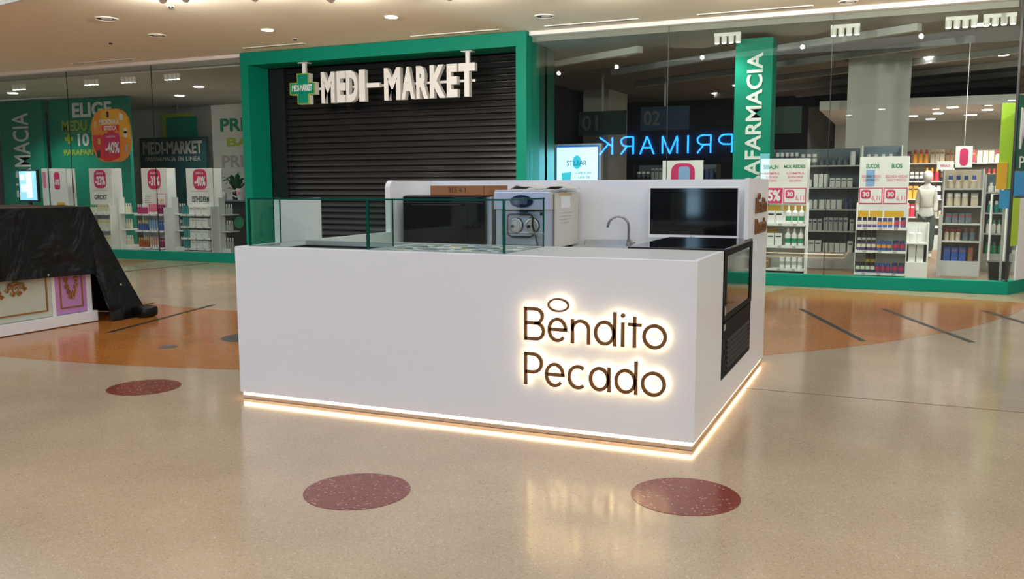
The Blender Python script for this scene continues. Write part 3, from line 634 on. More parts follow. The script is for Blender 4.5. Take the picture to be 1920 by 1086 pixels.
t = thing('cardboard_box', 'flat brown cardboard box lying on top of the black oven', 'box', (-2.54, 2.3, 1.405))
MB().bbox(-2.825, -2.25, 2.10, 2.5, 1.406, 1.494, r=.003).build('carton', 'cardboard', t); text('handwriting', '1.9 53E', (-2.645, -2.475, 1.435, 1.478), t, 'ink', at=2.10, rot=180, depth=.001); box('flap_line', 'ink', t, -2.3, -2.297, 2.0985, 2.1, 1.408, 1.492)

# ---- sink and tap
t = thing('sink', 'small stainless sink set in the kiosk back worktop', 'sink', (-1.33, 2.4, .945))
b = MB(); X0, X1, Y0, Y1 = -1.60, -1.0, 2.1, 2.70
for a in ((X0, X1, Y0, Y0+.05), (X0, X1, Y1-.08, Y1), (X0, X0+.05, Y0+.05, Y1-.08), (X1-.12, X1, Y0+.05, Y1-.08)): b.box(*a, .9455, .962)
b.build('rim', 'steel', t)
box('bowl', 'steel', t, X0+.05, X1-.12, Y0+.05, Y1-.08, .9455, .95); box('splashback', 'steel', t, X0+.02, X1-.14, 2.70, 2.72, .9455, 1.007)
t = thing('tap', 'brushed steel swan-neck tap over the sink', 'tap', (-1.156, 2.58, .962))
MB().lathe([(.022, .962), (.022, .985), (.017, .99), (.017, 1.02)], (-1.156, 2.64, 0), 16).build('base', 'tap_metal', t, smooth=True)
MB().tube([(-1.156, 2.64, 1.02), (-1.156, 2.64, 1.13)] + [(-1.241+.085*math.cos(a), 2.64-.06*(1-math.cos(a))*.5, 1.133+.088*math.sin(a)) for a in [math.radians(10*i) for i in range(1, 18)]] + [(-1.330, 2.58, 1.125)], .0115, 12).build('spout', 'tap_metal', t, smooth=True)
MB().tube([(-1.135, 2.63, .985), (-1.09, 2.61, .995)], .006, 8).build('lever', 'tap_metal', t)

# ---- pans in the display well
pans = MB(); pw, pd = .176, .195
pm = None; idx = 0; cols = ['p_gold', 'p_sky', 'p_white', 'p_gold', 'p_sky', 'p_white', 'p_sky', 'p_gold', 'p_white', 'p_sky', 'p_white', 'p_gold', 'p_sky', 'p_white', 'p_sky']
for j in range(3):
    for i in range(5):
        x = -2.145+.008+i*.186; y = .112+j*.208
        t = thing('topping_pan', 'steel pan with lid in the glass display of the kiosk counter', 'pan', (x+pw/2, y+pd/2, .92), 'steel pans in the kiosk display')
        b = MB(); b.box(x, x+pw, y, y+pd, .921, .924)
        for a in ((x, x+pw, y, y+.006), (x, x+pw, y+pd-.006, y+pd), (x, x+.006, y+.006, y+pd-.006), (x+pw-.006, x+pw, y+.006, y+pd-.006)): b.box(*a, .924, 1.066)
        b.build('tray', 'steel', t)
        MB().bbox(x+.008, x+pw-.008, y+.008, y+pd-.008, 1.058, 1.068, r=.003).build('lid', 'pan_lid' if (i+j) % 3 else 'cream', t)
        l = MB().bbox(x+.05, x+.105, y+.075, y+.09, 1.0685, 1.082, r=.004).build('handle', 'steel', t)
        box('sticker', cols[idx], t, x+.03, x+.12, y+.11, y+.165, 1.0682, 1.0692); idx += 1

# ================================================================== COVERED STAND at left
t = thing('pastel_stand', 'mint and lilac sweet stand with gold ornaments under a black cover', 'stand', (-7.9, .1, 0))
SXF = -7.17
MB().box(-8.7, SXF-.03, -2.2, 2.18, .12, 1.2).build('carcass', 'white_matt', t)
MB().bbox(-8.72, -7.13, -2.22, 2.225, .008, .125, r=.004).build('skirting', 'white_lacquer', t)
pn = box('mint_panel', 'mint', t, SXF-.03, SXF-.008, -2.0, 1.69, .13, 1.1); pl = box('lilac_panel', 'lilac', t, SXF-.03, SXF-.006, 1.735, 2.125, .13, 1.1)
box('edge_post', 'white_lacquer', t, SXF-.03, SXF, 2.126, 2.19, .125, 1.2); box('divider_post', 'white_matt', t, SXF-.03, SXF-.004, 1.692, 1.733, .125, 1.1)
def gold_frame(par, y0, y1, z0, z1):
    b = MB(); x0, x1 = SXF-.008, SXF+.003; w = .013
    b.box(x0, x1, y0, y0+w, z0, z1); b.box(x0, x1, y1-w, y1, z0, z1); b.box(x0, x1, y0+w, y1-w, z0, z0+w); b.box(x0, x1, y0+w, y1-w, z1-w, z1)
    b.build('gold_frame', 'gold', par)
gold_frame(pn, -1.9, 1.635, .19, 1.05); gold_frame(pl, 1.79, 2.075, .19, 1.05)
def scroll(par, cy_, cz_, r, turns=1.6, flip=1, rot=0):
    pts = []
    for i in range(15):
        a = turns*2*math.pi*i/14; q = r*(1-.8*i/14); pts.append((SXF+.004, cy_+flip*q*math.cos(a+rot), cz_+q*math.sin(a+rot)))
    MB().tube(pts, [.008-.004*i/14 for i in range(15)], 5).build('scroll', 'gold', par, smooth=True)
for cy_, cz_ in ((1.28, .46), (1.02, .40), (.72, .46), (.45, .40), (.16, .46)):
    for dy, dz, r, f in ((0, 0, .055, 1), (.065, .03, .035, -1), (-.065, .03, .035, 1), (.035, -.05, .025, 1), (-.035, -.05, .025, -1), (0, .065, .03, -1), (.10, -.01, .02, 1), (-.10, -.01, .02, -1)): scroll(pn, cy_+dy, cz_+dz, r, flip=f)
for cz_, w in ((.50, .06), (.43, .055), (.37, .035), (.32, .015)):
    for f in (1, -1): scroll(pl, 1.932+f*w, cz_, .028, flip=f, rot=cz_*9)
MB().tube([(SXF+.004, 1.87, .52), (SXF+.004, 1.88, .42), (SXF+.004, 1.932, .33), (SXF+.004, 1.985, .42), (SXF+.004, 1.995, .52)], .006, 5).build('swag', 'gold', pl)

def fbm(x, y, z): return noise.fractal(Vector((x, y, z)), .8, 2.0, 4)
tb = MB(); ny, nz = 90, 34
def grid(fn, nu, nv, flip=False):
    b0 = len(tb.v)
    for i in range(nu+1):
        for j in range(nv+1): tb.v.append(Vector(fn(i/nu, j/nv)))
    for i in range(nu):
        for j in range(nv):
            a = b0+i*(nv+1)+j; q = [a, a+nv+1, a+nv+2, a+1]; tb.f.append(q[::-1] if flip else q); tb.m.append(0)
ZC = 1.275
def ztop(y): return ZC+.035*max(0, (1.6-y)/3) if y < 2.2 else max(0.0, ZC*(1-((y-2.2)/.62)**.92))
def front(u, v):
    y = -2.3+u*(2.82+2.3); zt = ztop(y) if y < 2.2 else ztop(y)
    k_ = min(1, max(0, (y-2.19)/.05)); zb = (.565-.02*(y-1))*(1-k_)+.004*k_
    z = zt+(zb-zt)*v
    fold = .022*math.sin(y*7+2.2*fbm(y, z, .3))*v + .03*fbm(y*2.2, z*1.5, 4)*min(1, 3*v)
    fl_ = .07*v + (.16*k_*(1-z/ZC) if y > 2.2 else 0)
    if y > 2.3: fold += .05*v*math.sin((y-2.3)*16)
    return (-7.13+fl_*.8+max(-.015, fold)*.8, y, max(.004, z))
def top(u, v):
    y = -2.3+u*4.5; x = -7.13-v*1.7
    return (x, y, ztop(min(y, 2.19))+.03*fbm(x*3, y*3, 1)*min(1, 5*v) - .0*v)
def end(u, v):
    y = 2.2+.62*v; x = -7.13-u*1.7
    return (x, y+.05*math.sin(x*9)*v, max(.004, ztop(y+1e-4)+.02*fbm(x*2, y*3, 7)))
grid(front, ny, nz); grid(top, 40, 16, True); grid(end, 20, 20)
to = thing('cover_tarpaulin', 'black plastic tarpaulin draped over the pastel stand', 'tarpaulin', (-7.9, .2, 0))
sheet = tb.build('sheet', 'tarp', to, smooth=True, fixn=False)
for y, z in ((1.56, .585), (2.42, .40)): MB().lathe([(.012, 0), (.012, .006)], (-7.045 if y < 2 else -6.98, y, z), 12, axis='x').build('eyelet', 'chrome', to)
bg_ = tag(MB().bbox(-7.0, -6.80, 2.56, 2.80, .0, .13, r=.05, seg=3).build('sand_bag', 'tarp', None, smooth=True), 'small black weight bag holding down the tarpaulin corner', 'bag')

# ================================================================== CEILING FITTINGS
DL = 230; EDGE_FILL_W = 150
def ring_vent(x, y, r, label, lit=0):
    t = thing('recessed_spot' if not lit else 'ceiling_downlight', label, 'downlight', (x, y, CZ))
    MB().lathe([(r, 0), (r, -.012), (r*.86, -.016), (r*.8, -.004)], (x, y, CZ), 28).build('ring', 'trim_white', t, smooth=True)
    if lit:
        MB().lathe([(r*.8, -.005), (r*.8, -.012)], (x, y, CZ), 28).build('lens', 'downlight_on', t)
        lamp('downlight_lamp', 'SPOT', (x, y, CZ-.05), lit, (1, .92, .8), .12, aim=(x, y, 0), parent=t, spot_size=2.0, spot_blend=.9)
    else:
        MB().lathe([(r*.79, -.003), (r*.79, -.009)], (x, y, CZ), 28).build('baffle', 'black', t); MB().lathe([(r*.45, -.008), (r*.45, -.016)], (x+r*.2, y-r*.1, CZ), 20).build('lamp_glass', 'trim_white', t)
ring_vent(-9.78, 4.97, .17, 'round unlit recessed spot nearest the top left of the ceiling'); ring_vent(-10.2, 6.36, .15, 'round unlit recessed spot behind the first one at left')
ring_vent(-3.85, 7.45, .15, 'round unlit recessed spot above the right end of the portal'); ring_vent(.25, 8.2, .13, 'round unlit recessed spot above the right shop window')
ring_vent(-8.24, 6.7, .11, 'lit round downlight above the left end of the portal', DL); ring_vent(-5.9, 6.58, .11, 'lit round downlight above the middle of the portal', DL)
for x, y, l in ((-8.25, 4.68, 'small dark sprinkler hole near the top edge of the ceiling'), (-8.4, 7.6, 'small sprinkler in the ceiling just before the portal'), (-11.5, 6.6, 'small sprinkler in the ceiling before the left window')):
    t = thing('sprinkler', l, 'sprinkler', (x, y, CZ)); MB().lathe([(.05, 0), (.05, -.006)], (x, y, CZ), 16).build('rosette', 'trim_white', t); MB().lathe([(.028, -.0065), (.028, -.03)], (x, y, CZ), 12).build('nozzle', 'black', t)

# added wall-washing spots along the ceiling edge, unseen, to brighten the shop front
for x, y, ax in ((-7.5, 3.8, -7), (-7.2, 3.85, -4), (-6.4, 4.15, -1.5), (-5.6, 4.6, 0), (-4.2, 5.1, 0), (-2.4, 5.7, 0), (-.6, 6.3, 0), (1.2, 6.7, 0), (3.0, 6.9, 0)):
    t = thing('edge_fill_spot', 'added unseen cylindrical fill spot under the ceiling edge brightening the shop front', 'spotlight', (x, y, CZ), 'added fill spots along the ceiling edge')
    box('canopy', 'trim_white', t, x-.04, x+.04, y-.1, y+.1, CZ-.03, CZ); a = Vector((ax, 8.6-y, -1.0)).normalized(); p = Vector((x, y, CZ-.12))
    MB().tube([p-a*.09, p+a*.07], .05, 12).build('can', 'trim_white', t); MB().tube([p+a*.071, p+a*.078], .035, 12).build('lens', 'spot_glow', t)
    lamp('edge_fill_lamp', 'SPOT', p+a*.1, EDGE_FILL_W, (1, .95, .86), .03, aim=p+a*3, parent=t, spot_size=2.5, spot_blend=1)
# window spot clusters inside the pharmacy
for i, (x, aimx) in enumerate(((-17.2, -17), (-14.97, -15), (-13.9, -13.6), (-12.7, -12.3), (-1.52, -.6), (.17, .75), (1.68, 1.2), (2.15, 1.4))):
    t = thing('spot_cluster', ['hanging spot cluster at the far left window end', 'hanging spot cluster above the leftmost promotion stand', 'hanging spot cluster above the orange poster', 'hanging spot cluster above the promotion stand beside the plant', 'hanging spot cluster left of the green pillar top', 'hanging spot cluster above the centre of the right window', 'hanging spot cluster near the right window corner', 'rightmost hanging spot cluster at the window corner'][i], 'spotlight', (x, 9.2, 3.8))
    box('mount', 'trim_white', t, x-.2, x+.2, 9.16, 9.24, 3.75, 3.764 if x < -10 else 3.80)
    for j in range(4):
        sx = x-.16+.107*j
        MB().lathe([(.042, 3.75), (.042, 3.66), (.036, 3.655)], (sx, 9.2, 0), 14).build('can', 'trim_white', t, smooth=True); MB().lathe([(.034, 3.655), (.03, 3.645)], (sx, 9.2, 0), 14).build('lens', 'spot_glow', t)
    lamp('cluster_lamp', 'SPOT', (x, 9.15, 3.6), 110 if x < -10 else (70 if i == 4 else 190), (1, .97, .92), .15, aim=(aimx, 9.35, .9), parent=t, spot_size=1.5, spot_blend=.8)

# ================================================================== PHARMACY CONTENTS
_pm = {}
def product(kind, w, h, cols, dep=None):
    key = (kind, w, h, tuple(cols), dep)
    if key in _pm: return _pm[key]
    b = MB(); r = w/2
    if kind == 'bottle': b.lathe([(r*.9, 0), (r, h*.05), (r, h*.6), (r*.55, h*.68), (r*.55, h*.7), (r*.6, h*.72), (r*.55, h)], n=10, mi=[0, 0, 0, 0, 1, 1])
    if kind == 'banded': b.lathe([(r*.9, 0), (r, h*.04), (r, h*.15), (r, h*.42), (r, h*.62), (r*.4, h*.76), (r*.35, h*.85), (r*.2, h)], n=10, mi=[0, 0, 1, 0, 0, 0, 0])
    if kind == 'tube': b.lathe([(r*.75, 0), (r*.75, h*.18), (r*.95, h*.2), (r, h*.4), (r*.8, h)], n=10, mi=[1, 1, 0, 0])
    if kind == 'jar': b.lathe([(r*.95, 0), (r, h*.05), (r, h*.3), (r, h*.62), (r*.9, h*.72), (r*.92, h*.74), (r*.9, h)], n=12, mi=[0, 0, 1, 0, 2, 2])
    if kind == 'box':
        d = dep or w*.6; b.bbox(-w/2, w/2, -d/2, d/2, 0, h, r=.004, seg=1); b.box(-w*.38, w*.38, -d/2-.0012, -d/2, h*.68, h*.80, 1)
    o = b.build(kind, cols); me = o.data; bpy.data.objects.remove(o); _pm[key] = me; return me
def row(name, kind, x0, x1, n, y, z, w, h, cols, label, cat, group, dep=None, jit=.0):
    me = product(kind, w, h, cols, dep)
    for i in range(n):
        x = x0 + (x1-x0)*((i+.5)/n)
        o = bpy.data.objects.new(name, me); C.objects.link(o); o.location = (x, y+random.uniform(-jit, jit), z+.0005)
        tag(o, label, cat, group)

def gondola(name, label, x0, x1, y, dep, ztop_, shelves, zh, base_z=.14, m='white_matt', over=0.0):
    """y = front of shelves; shelves = list of top heights; zh = bottom of header board"""
    t = thing(name, label, 'display stand', ((x0+x1)/2, y+dep/2, .012))
    box('base', m, t, x0, x1, y, y+dep, .0125, base_z); box('back_panel', m, t, x0, x1, y+dep-.02, y+dep, base_z, ztop_)
    box('side_panel', m, t, x0-.012, x0, y+.15, y+dep, .0125, zh+.02); box('side_panel', m, t, x1, x1+.012, y+.03, y+dep, .0125, zh+.02)
    for z in shelves:
        s_ = box('shelf', m, t, x0-over, x1, y, y+dep-.021, z-.02, z); box('price_rail', 'poster_white', s_, x0-over, x1, y-.006, y-.0005, z-.034, z+.004)
        for q in range(3): box('price_tag', 'p_grey', s_, x0+(x1-x0)*(.15+.3*q), x0+(x1-x0)*(.15+.3*q)+.05, y-.0075, y-.006, z-.03, z)
    h = box('header_board', m, t, x0+.01, x1-.01, y+.15, y+.175, zh, ztop_)
    return t, h, y+.15

# --- left window stands
def promo(par, cx_, cz_, w, h, y, pct, head=True):
    bd = MB().prism(rrect(cx_-w/2, cx_+w/2, cz_-h/2, cz_+h/2, w*.33), 'y', y-.004, y).build('red_badge', 'print_magenta', par)
    text('percentage', pct, (cx_-w*.40, cx_+w*.42, cz_-h*.33, cz_+h*.16), bd, 'poster_white', at=y-.004, bold=.035, depth=.002)
    if head: text('badge_heading', 'HASTA', (cx_-w*.28, cx_+w*.28, cz_+h*.25, cz_+h*.36), bd, 'poster_white', at=y-.004, depth=.002)
LY = 9.3
g1, h1, y1_ = gondola('promotion_stand', 'white promotion stand with red -23% badge, leftmost of three', -15.5, -14.8, LY, .42, 1.885, [.90, .55, .19], 1.06, over=.03)
promo(h1, -15.16, 1.65, .36, .40, y1_, '-23%'); text('brand_lettering', 'GRIDET', (-15.36, -14.98, 1.20, 1.31), h1, 'print_dark', at=y1_, bold=.02); box('red_line', 'print_pink', h1, -15.4, -14.95, y1_-.002, y1_, 1.40, 1.408)
g2, h2, y2_ = gondola('promotion_stand', 'white promotion stand with red -31% badge, middle of three', -13.95, -13.24, LY, .42, 1.875, [.90, .55, .19], 1.02, over=.09)
promo(h2, -13.58, 1.64, .36, .42, y2_, '-31%'); fr = box('price_card', 'print_pink', h2, -13.55, -13.27, y2_-.003, y2_, 1.06, 1.33); box('card_face', 'poster_white', fr, -13.535, -13.285, y2_-.0045, y2_-.003, 1.075, 1.315)
text('price_lettering', '9,95', (-13.5, -13.33, 1.15, 1.22), fr, 'yellow', at=y2_-.0045, bold=.03); text('price_lettering', 'OFERTA', (-13.52, -13.31, 1.09, 1.14), fr, 'print_pink', at=y2_-.0045)
for i in range(4): box('text_line', 'print_grey', h2, -13.87, -13.67-.03*(i % 3), y2_-.002, y2_, 1.27-.045*i, 1.285-.045*i)
g3, h3, y3_ = gondola('promotion_stand', 'white promotion stand with red -40% badge beside the plant', -12.70, -11.97, LY, .42, 1.86, [.905, .66, .42, .20], 1.05, over=.05)
promo(h3, -12.32, 1.63, .36, .42, y3_, '-40%'); text('brand_lettering', 'ESTHEDERM', (-12.55, -12.1, 1.16, 1.28), h3, 'print_dark', at=y3_, bold=.02); box('red_line', 'print_pink', h3, -12.55, -12.1, y3_-.002, y3_, 1.38, 1.388)
def stub(x, lab):                                                    # side shelves seen past the stand's right edge
    t = thing('side_shelf_unit', lab, 'shelf', (x+.12, LY+.5, .012)); box('upright', 'white_matt', t, x, x+.02, LY+.25, LY+.42, .0125, 1.25); box('base', 'white_matt', t, x+.021, x+.24, LY+.3, LY+.6, .0125, .19)
    for z in (.55, .90): box('shelf', 'white_matt', t, x+.021, x+.24, LY+.3, LY+.6, z-.02, z)
    return t
for x, nm, cc in ((-14.78, 'leftmost promotion stand', 'p_cream'), (-13.22, 'middle promotion stand', 'p_slate'), (-11.95, 'stand beside the plant', 'p_grey')):
    stub(x, 'white side shelf unit on the right of the %s' % nm)
    for z in (.19, .55, .90): row('bottle', 'bottle', x+.035, x+.23, 3, LY+.42, z, .05, .22, (cc, 'p_white'), 'bottle on the side shelf %s right of the %s' % ({.19: 'base', .55: 'middle', .90: 'top'}[z], nm), 'bottle', 'bottles beside the %s' % nm)
G = 'products on the -31% stand'
for z, (a, bq, c2) in ((.90, (('p_magenta', 'p_white'), ('p_pink', 'p_white'), ('p_berry', 'p_pink'))), (.55, (('p_blue', 'p_gold'), ('p_sky', 'p_white'), ('p_blue', 'p_sky'))), (.19, (('p_rust', 'p_gold'), ('p_peach', 'p_white'), ('p_berry', 'p_peach')))):
    lv = {.90: 'top', .55: 'middle', .19: 'bottom'}[z]; cn = {.90: ('magenta', 'pink', 'berry red'), .55: ('navy blue', 'pale blue', 'mid blue'), .19: ('rust red', 'peach', 'dark berry')}[z]
    row('bottle', 'bottle', -14.02, -13.72, 5, LY+.07, z, .046, .21, a, '%s bottle with light cap on the %s shelf of the middle promotion stand' % (cn[0], lv), 'bottle', G)
    row('tube', 'tube', -13.70, -13.44, 4, LY+.07, z, .046, .22, bq, '%s upright tube on the %s shelf of the middle promotion stand' % (cn[1], lv), 'tube', G)
    row('carton', 'box', -13.43, -13.25, 3, LY+.08, z, .042, .20, c2, '%s slim carton on the %s shelf of the middle promotion stand' % (cn[2], lv), 'carton', G, dep=.05)
for z, h in ((.90, .19), (.55, .20), (.19, .21)):
    lv = {.90: 'top', .55: 'middle', .19: 'bottom'}[z]
    row('bottle', 'bottle', -15.5, -15.2, 5, LY+.07, z, .056, h, ('p_cream', 'p_green'), 'cream bottle with green cap on the %s shelf of the leftmost promotion stand' % lv, 'bottle', 'products on the -23% stand')
    row('carton', 'box', -15.19, -14.82, 4, LY+.08, z, .085, h+.02, ('p_cream', 'p_gold'), 'cream carton on the %s shelf of the leftmost promotion stand' % lv, 'carton', 'products on the -23% stand', dep=.06)
for z, lv in ((.905, 'top'), (.66, 'second'), (.42, 'third'), (.20, 'bottom')):
    row('tube', 'tube', -12.74, -12.58, 3, LY+.06, z, .048, .19, ('p_teal', 'p_teal'), 'slim teal tube on the %s shelf of the stand beside the plant' % lv, 'tube', 'teal tubes on the -40% stand')
    row('carton', 'box', -12.56, -12.06, 3, LY+.09, z, .15, .165, ('p_white', 'p_orange' if z > .9 else 'p_grey'), 'plain white carton on the %s shelf of the stand beside the plant' % lv, 'carton', 'white cartons on the -40% stand', dep=.1)
# stand at the far left, turned sideways, with screen behind
g0, h0, y0_ = gondola('promotion_stand', 'narrow white promotion stand at the far left beside the blue screen', -17.37, -16.8, 9.8, .4, 1.905, [.90, .55, .19], 1.02)
bd = MB().prism(rrect(-17.2, -17.02, 1.42, 1.82, .06), 'y', y0_-.004, y0_).build('red_badge', 'print_magenta', h0); text('percentage', '-50%', (-17.19, -17.03, 1.52, 1.66), bd, 'poster_white', at=y0_-.004, bold=.03); box('yellow_card', 'yellow', h0, -17.15, -16.9, y0_-.003, y0_, 1.02, 1.12)
g00, h00, y00_ = gondola('promotion_stand', 'second narrow white stand at the far left partly behind its neighbour', -17.62, -17.42, 9.8, .4, 1.915, [.90, .55], 1.02)
MB().prism(rrect(-17.58, -17.47, 1.45, 1.83, .04), 'y', y00_-.004, y00_).build('red_badge', 'print_pink', h00)
t = thing('video_screen', 'glowing blue and white video screen at the far left', 'screen', (-19.45, 11, 1.1)); box('casing', 'black', t, -19.8, -19.1, 11.0, 11.06, 1.1, 1.92); box('picture', 'screen_blue', t, -19.76, -19.14, 10.995, 11.0, 1.14, 1.88)
for a in ((-19.5, -19.3, 1.2, 1.85), (-19.7, -19.5, 1.35, 1.55), (-19.72, -19.55, 1.65, 1.8)): box('picture_patch', 'screen_white', t, a[0], a[1], 10.99, 10.9945, a[2], a[3])
box('stand_post', 'black', t, -19.5, -19.4, 11.01, 11.05, .0125, 1.1)
# orange poster hanging on the glass
t = thing('orange_poster', 'rounded orange poster with -40% hanging inside the left window', 'poster', (-13.95, 8.74, 2.0))
MB().prism(rrect(-14.5, -13.41, 1.995, 3.07, .36, 8), 'y', 8.725, 8.733).build('sheet', 'poster_orange', t)
A = MB().prism([(-14.47, 2.55), (-14.05, 2.55), (-14.05, 2.65), (-13.9, 2.65), (-13.75, 2.5), (-13.75, 2.08), (-14.0, 2.003), (-14.15, 2.005), (-14.35, 2.1), (-14.46, 2.3)], 'y', 8.7235, 8.725).build('red_field', 'poster_red', t)
MB().prism([(-14.2, 3.05), (-13.75, 3.055), (-13.5, 2.9), (-13.43, 2.7), (-13.43, 2.45), (-13.7, 2.5), (-13.7, 2.7), (-14.25, 2.75)], 'y', 8.7235, 8.725).build('amber_field', 'poster_amber', t)
MB().prism(rrect(-14.17, -13.72, 2.13, 2.58, .06), 'y', 8.7205, 8.7232).build('price_panel', 'print_magenta', t); box('red_strip', 'poster_red', t, -14.2, -13.72, 8.7205, 8.7232, 2.63, 2.74)
text('lettering', '-40%', (-14.13, -13.74, 2.17, 2.40), t, 'poster_white', at=8.7205, bold=.03); text('lettering', 'HASTA', (-14.08, -13.84, 2.49, 2.53), t, 'poster_white', at=8.7205); text('lettering', 'MEDICINA A', (-14.26, -13.72, 2.76, 2.86), t, 'poster_white', at=8.7225, bold=.03); text('lettering', 'ESTETICA', (-14.14, -13.79, 2.64, 2.73), t, 'poster_white', at=8.7205, bold=.03)
for x, z, m, w, h in ((-14.02, 2.96, 'p_black', .06, .13), (-13.65, 2.9, 'p_white', .1, .14), (-14.38, 2.76, 'p_gold', .09, .15), (-13.55, 2.58, 'p_white', .09, .18), (-14.3, 2.42, 'p_gold', .07, .12), (-14.33, 2.16, 'p_black', .09, .16), (-13.53, 2.25, 'p_grey', .06, .16), (-13.55, 2.59, 'p_green', .09, .05)):
    MB().prism(rrect(x-w/2, x+w/2, z-h/2, z+h/2, w*.3, 3), 'y', 8.719, 8.7215).build('printed_pack', m, t)
# counter with plant
t = thing('dark_counter', 'dark counter carrying the plant beside the portal', 'counter', (-12.2, 10.5, .012)); box('body', 'interior_dark', t, -13.0, -10.7, 10.1, 10.7, .0125, 1.16); box('top', 'p_slate', t, -13.05, -10.65, 10.05, 10.75, 1.16, 1.19)
MB().lathe([(.13, 10.04), (.13, 10.055)], (-11.85, 0, .72), 24, axis='y').build('round_green_emblem', 'p_green', t)
t = thing('potted_plant', 'dark green leafy potted plant on the counter beside the portal', 'plant', (-12.15, 10.35, 1.19))
MB().lathe([(.08, 1.1905), (.11, 1.36), (.10, 1.36)], (-12.15, 10.35, 0), 16).build('pot', 'black', t)
rnd = random.Random(3)
for i in range(26):
    a = rnd.uniform(0, 6.28); L_ = rnd.uniform(.22, .42); up = rnd.uniform(.1, .42); b = MB(); w = rnd.uniform(.035, .06); pts = []
    for q in range(5):
        s = q/4; rad = L_*s; z = 1.35+up*math.sin(s*2.1)*1.05; ww = w*math.sin(math.pi*min(1, .08+s*.92))+.004
        px, py = -12.15+rad*math.cos(a), 10.35+rad*.55*math.sin(a); nx_, ny_ = -math.sin(a), math.cos(a)
        pts += [(px+nx_*ww, py+ny_*ww, z), (px, py, z-.012), (px-nx_*ww, py-ny_*ww, z)]
    b.add(pts, [f for q in range(4) for f in ((q*3, q*3+1, q*3+4, q*3+3), (q*3+1, q*3+2, q*3+5, q*3+4))]); b.build('leaf', 'leaf', t, smooth=True, fixn=False)
t = thing('white_jar', 'small white rounded ornament on the counter below the plant leaves', 'ornament', (-12.37, 10.2, 1.19)); MB().lathe([(.05, 1.1905), (.065, 1.25), (.055, 1.33), (.02, 1.37)], (-12.37, 10.2, 0), 16).build('body', 'clay', t, smooth=True)
t = thing('heart_mug', 'white mug with pink heart on the counter beside the plant', 'mug', (-11.86, 10.2, 1.19)); MB().lathe([(.10, 1.1905), (.12, 1.3), (.13, 1.44), (.12, 1.44), (.11, 1.3)], (-11.86, 10.2, 0), 20).build('body', 'clay', t, smooth=True)
MB().tube([(-11.98, 10.15, 1.40), (-12.08, 10.12, 1.38), (-12.07, 10.12, 1.29), (-11.97, 10.15, 1.25)], .014, 8).build('handle', 'clay', t, smooth=True); MB().prism([(-11.87, 1.31), (-11.82, 1.36), (-11.845, 1.385), (-11.87, 1.37), (-11.895, 1.385), (-11.92, 1.36)], 'y', 10.065, 10.08).build('heart', 'print_pink', t)

# --- right window stands
RY = 9.0
ga, ha, ya = gondola('promotion_stand', 'white promotion stand with 25% card directly right of the kiosk wing', -.97, -.27, RY, .42, 1.88, [.905, .57, .225], 1.2)
def cards(h, y, x0, x1, solid):
    m = (x0+x1)/2
    for q, (a, c2, sol) in enumerate(((x0, m-.006, solid), (m+.006, x1, False))):
        cd = box('offer_card', 'print_magenta', h, a, c2, y-.004, y, 1.205, 1.44)
        if sol: text('percentage', '25%', (a+.03, c2-.03, 1.24, 1.41), cd, 'poster_white', at=y-.004, bold=.04)
        else:
            box('card_face', 'poster_white', cd, a+.014, c2-.014, y-.0055, y-.004, 1.219, 1.426)
            bd = MB().prism(rrect(a+.03, a+.16, 1.28, 1.41, .035), 'y', y-.008, y-.0055).build('red_badge', 'print_magenta', cd); text('percentage', '30', (a+.05, a+.14, 1.31, 1.38), cd, 'poster_white', at=y-.008, bold=.04)
            text('price_lettering', '6,11', (a+.175, c2-.03, 1.24, 1.33), cd, 'print_pink', at=y-.0055, bold=.03)
cards(ha, ya, -.955, -.285, True)
text('brand_lettering', 'SEBALIN', (-.92, -.70, 1.725, 1.785), ha, 'print_green', at=ya, bold=.03); text('brand_lettering', 'MIX REDES', (-.62, -.31, 1.735, 1.785), ha, 'print_green', at=ya, bold=.03)
for a, c2 in ((-.90, -.68), (-.58, -.32)):
    for i, (s, z) in enumerate((('COMPRA', 1.64), ('SEGUNDA UNIDAD', 1.585), ('DESCUENTO', 1.53))): text('offer_lettering', s, (a+.02*i, c2-.02*i, z, z+.035), ha, 'print_pink', at=ya, bold=.02)
G = 'products on the 25% stand'
for z, lv in ((.905, 'top'), (.57, 'middle')):
    row('carton', 'box', -.95, -.60, 3, RY+.1, z, .105, .185, ('p_white', 'p_black'), 'white carton with black tab on the %s shelf of the stand beside the kiosk wing' % lv, 'carton', G, dep=.08)
    row('bottle', 'banded', -.57, -.29, 3, RY+.1, z, .082, .265, ('p_white', 'p_green'), 'white and green spray bottle on the %s shelf of the stand beside the kiosk wing' % lv, 'bottle', G)
row('carton', 'box', -.94, -.76, 1, RY+.1, .225, .16, .14, ('p_brown', 'p_orange'), 'brown carton on the bottom shelf of the stand beside the kiosk wing', 'carton', G, dep=.1)
row('bottle', 'jar', -.64, -.29, 4, RY+.1, .225, .075, .17, ('p_white', 'p_grey', 'p_white'), 'small white bottle on the bottom shelf of the stand beside the kiosk wing', 'bottle', G)
for x0, x1, z in ((-.95, -.66, 1.12), (-.62, -.30, 1.12), (-.95, -.70, .77)): box('yellow_card', 'yellow', ga, x0, x1, RY+.3, RY+.305, z-.03, z+.05)
gb, hb, yb = gondola('promotion_stand', 'white promotion stand with yellow cards and dark jars beside the mannequin', .44, 1.12, RY, .42, 1.89, [.865, .53, .205], 1.195)
cards(hb, yb, .455, 1.105, False)
text('brand_lettering', 'EUCOR', (.54, .72, 1.72, 1.785), hb, 'print_green', at=yb, bold=.03); text('brand_lettering', 'BIOS', (.88, 1.02, 1.72, 1.785), hb, 'print_green', at=yb, bold=.03); box('blue_panel', 'p_sky', hb, .54, .66, yb-.002, yb, 1.46, 1.70)
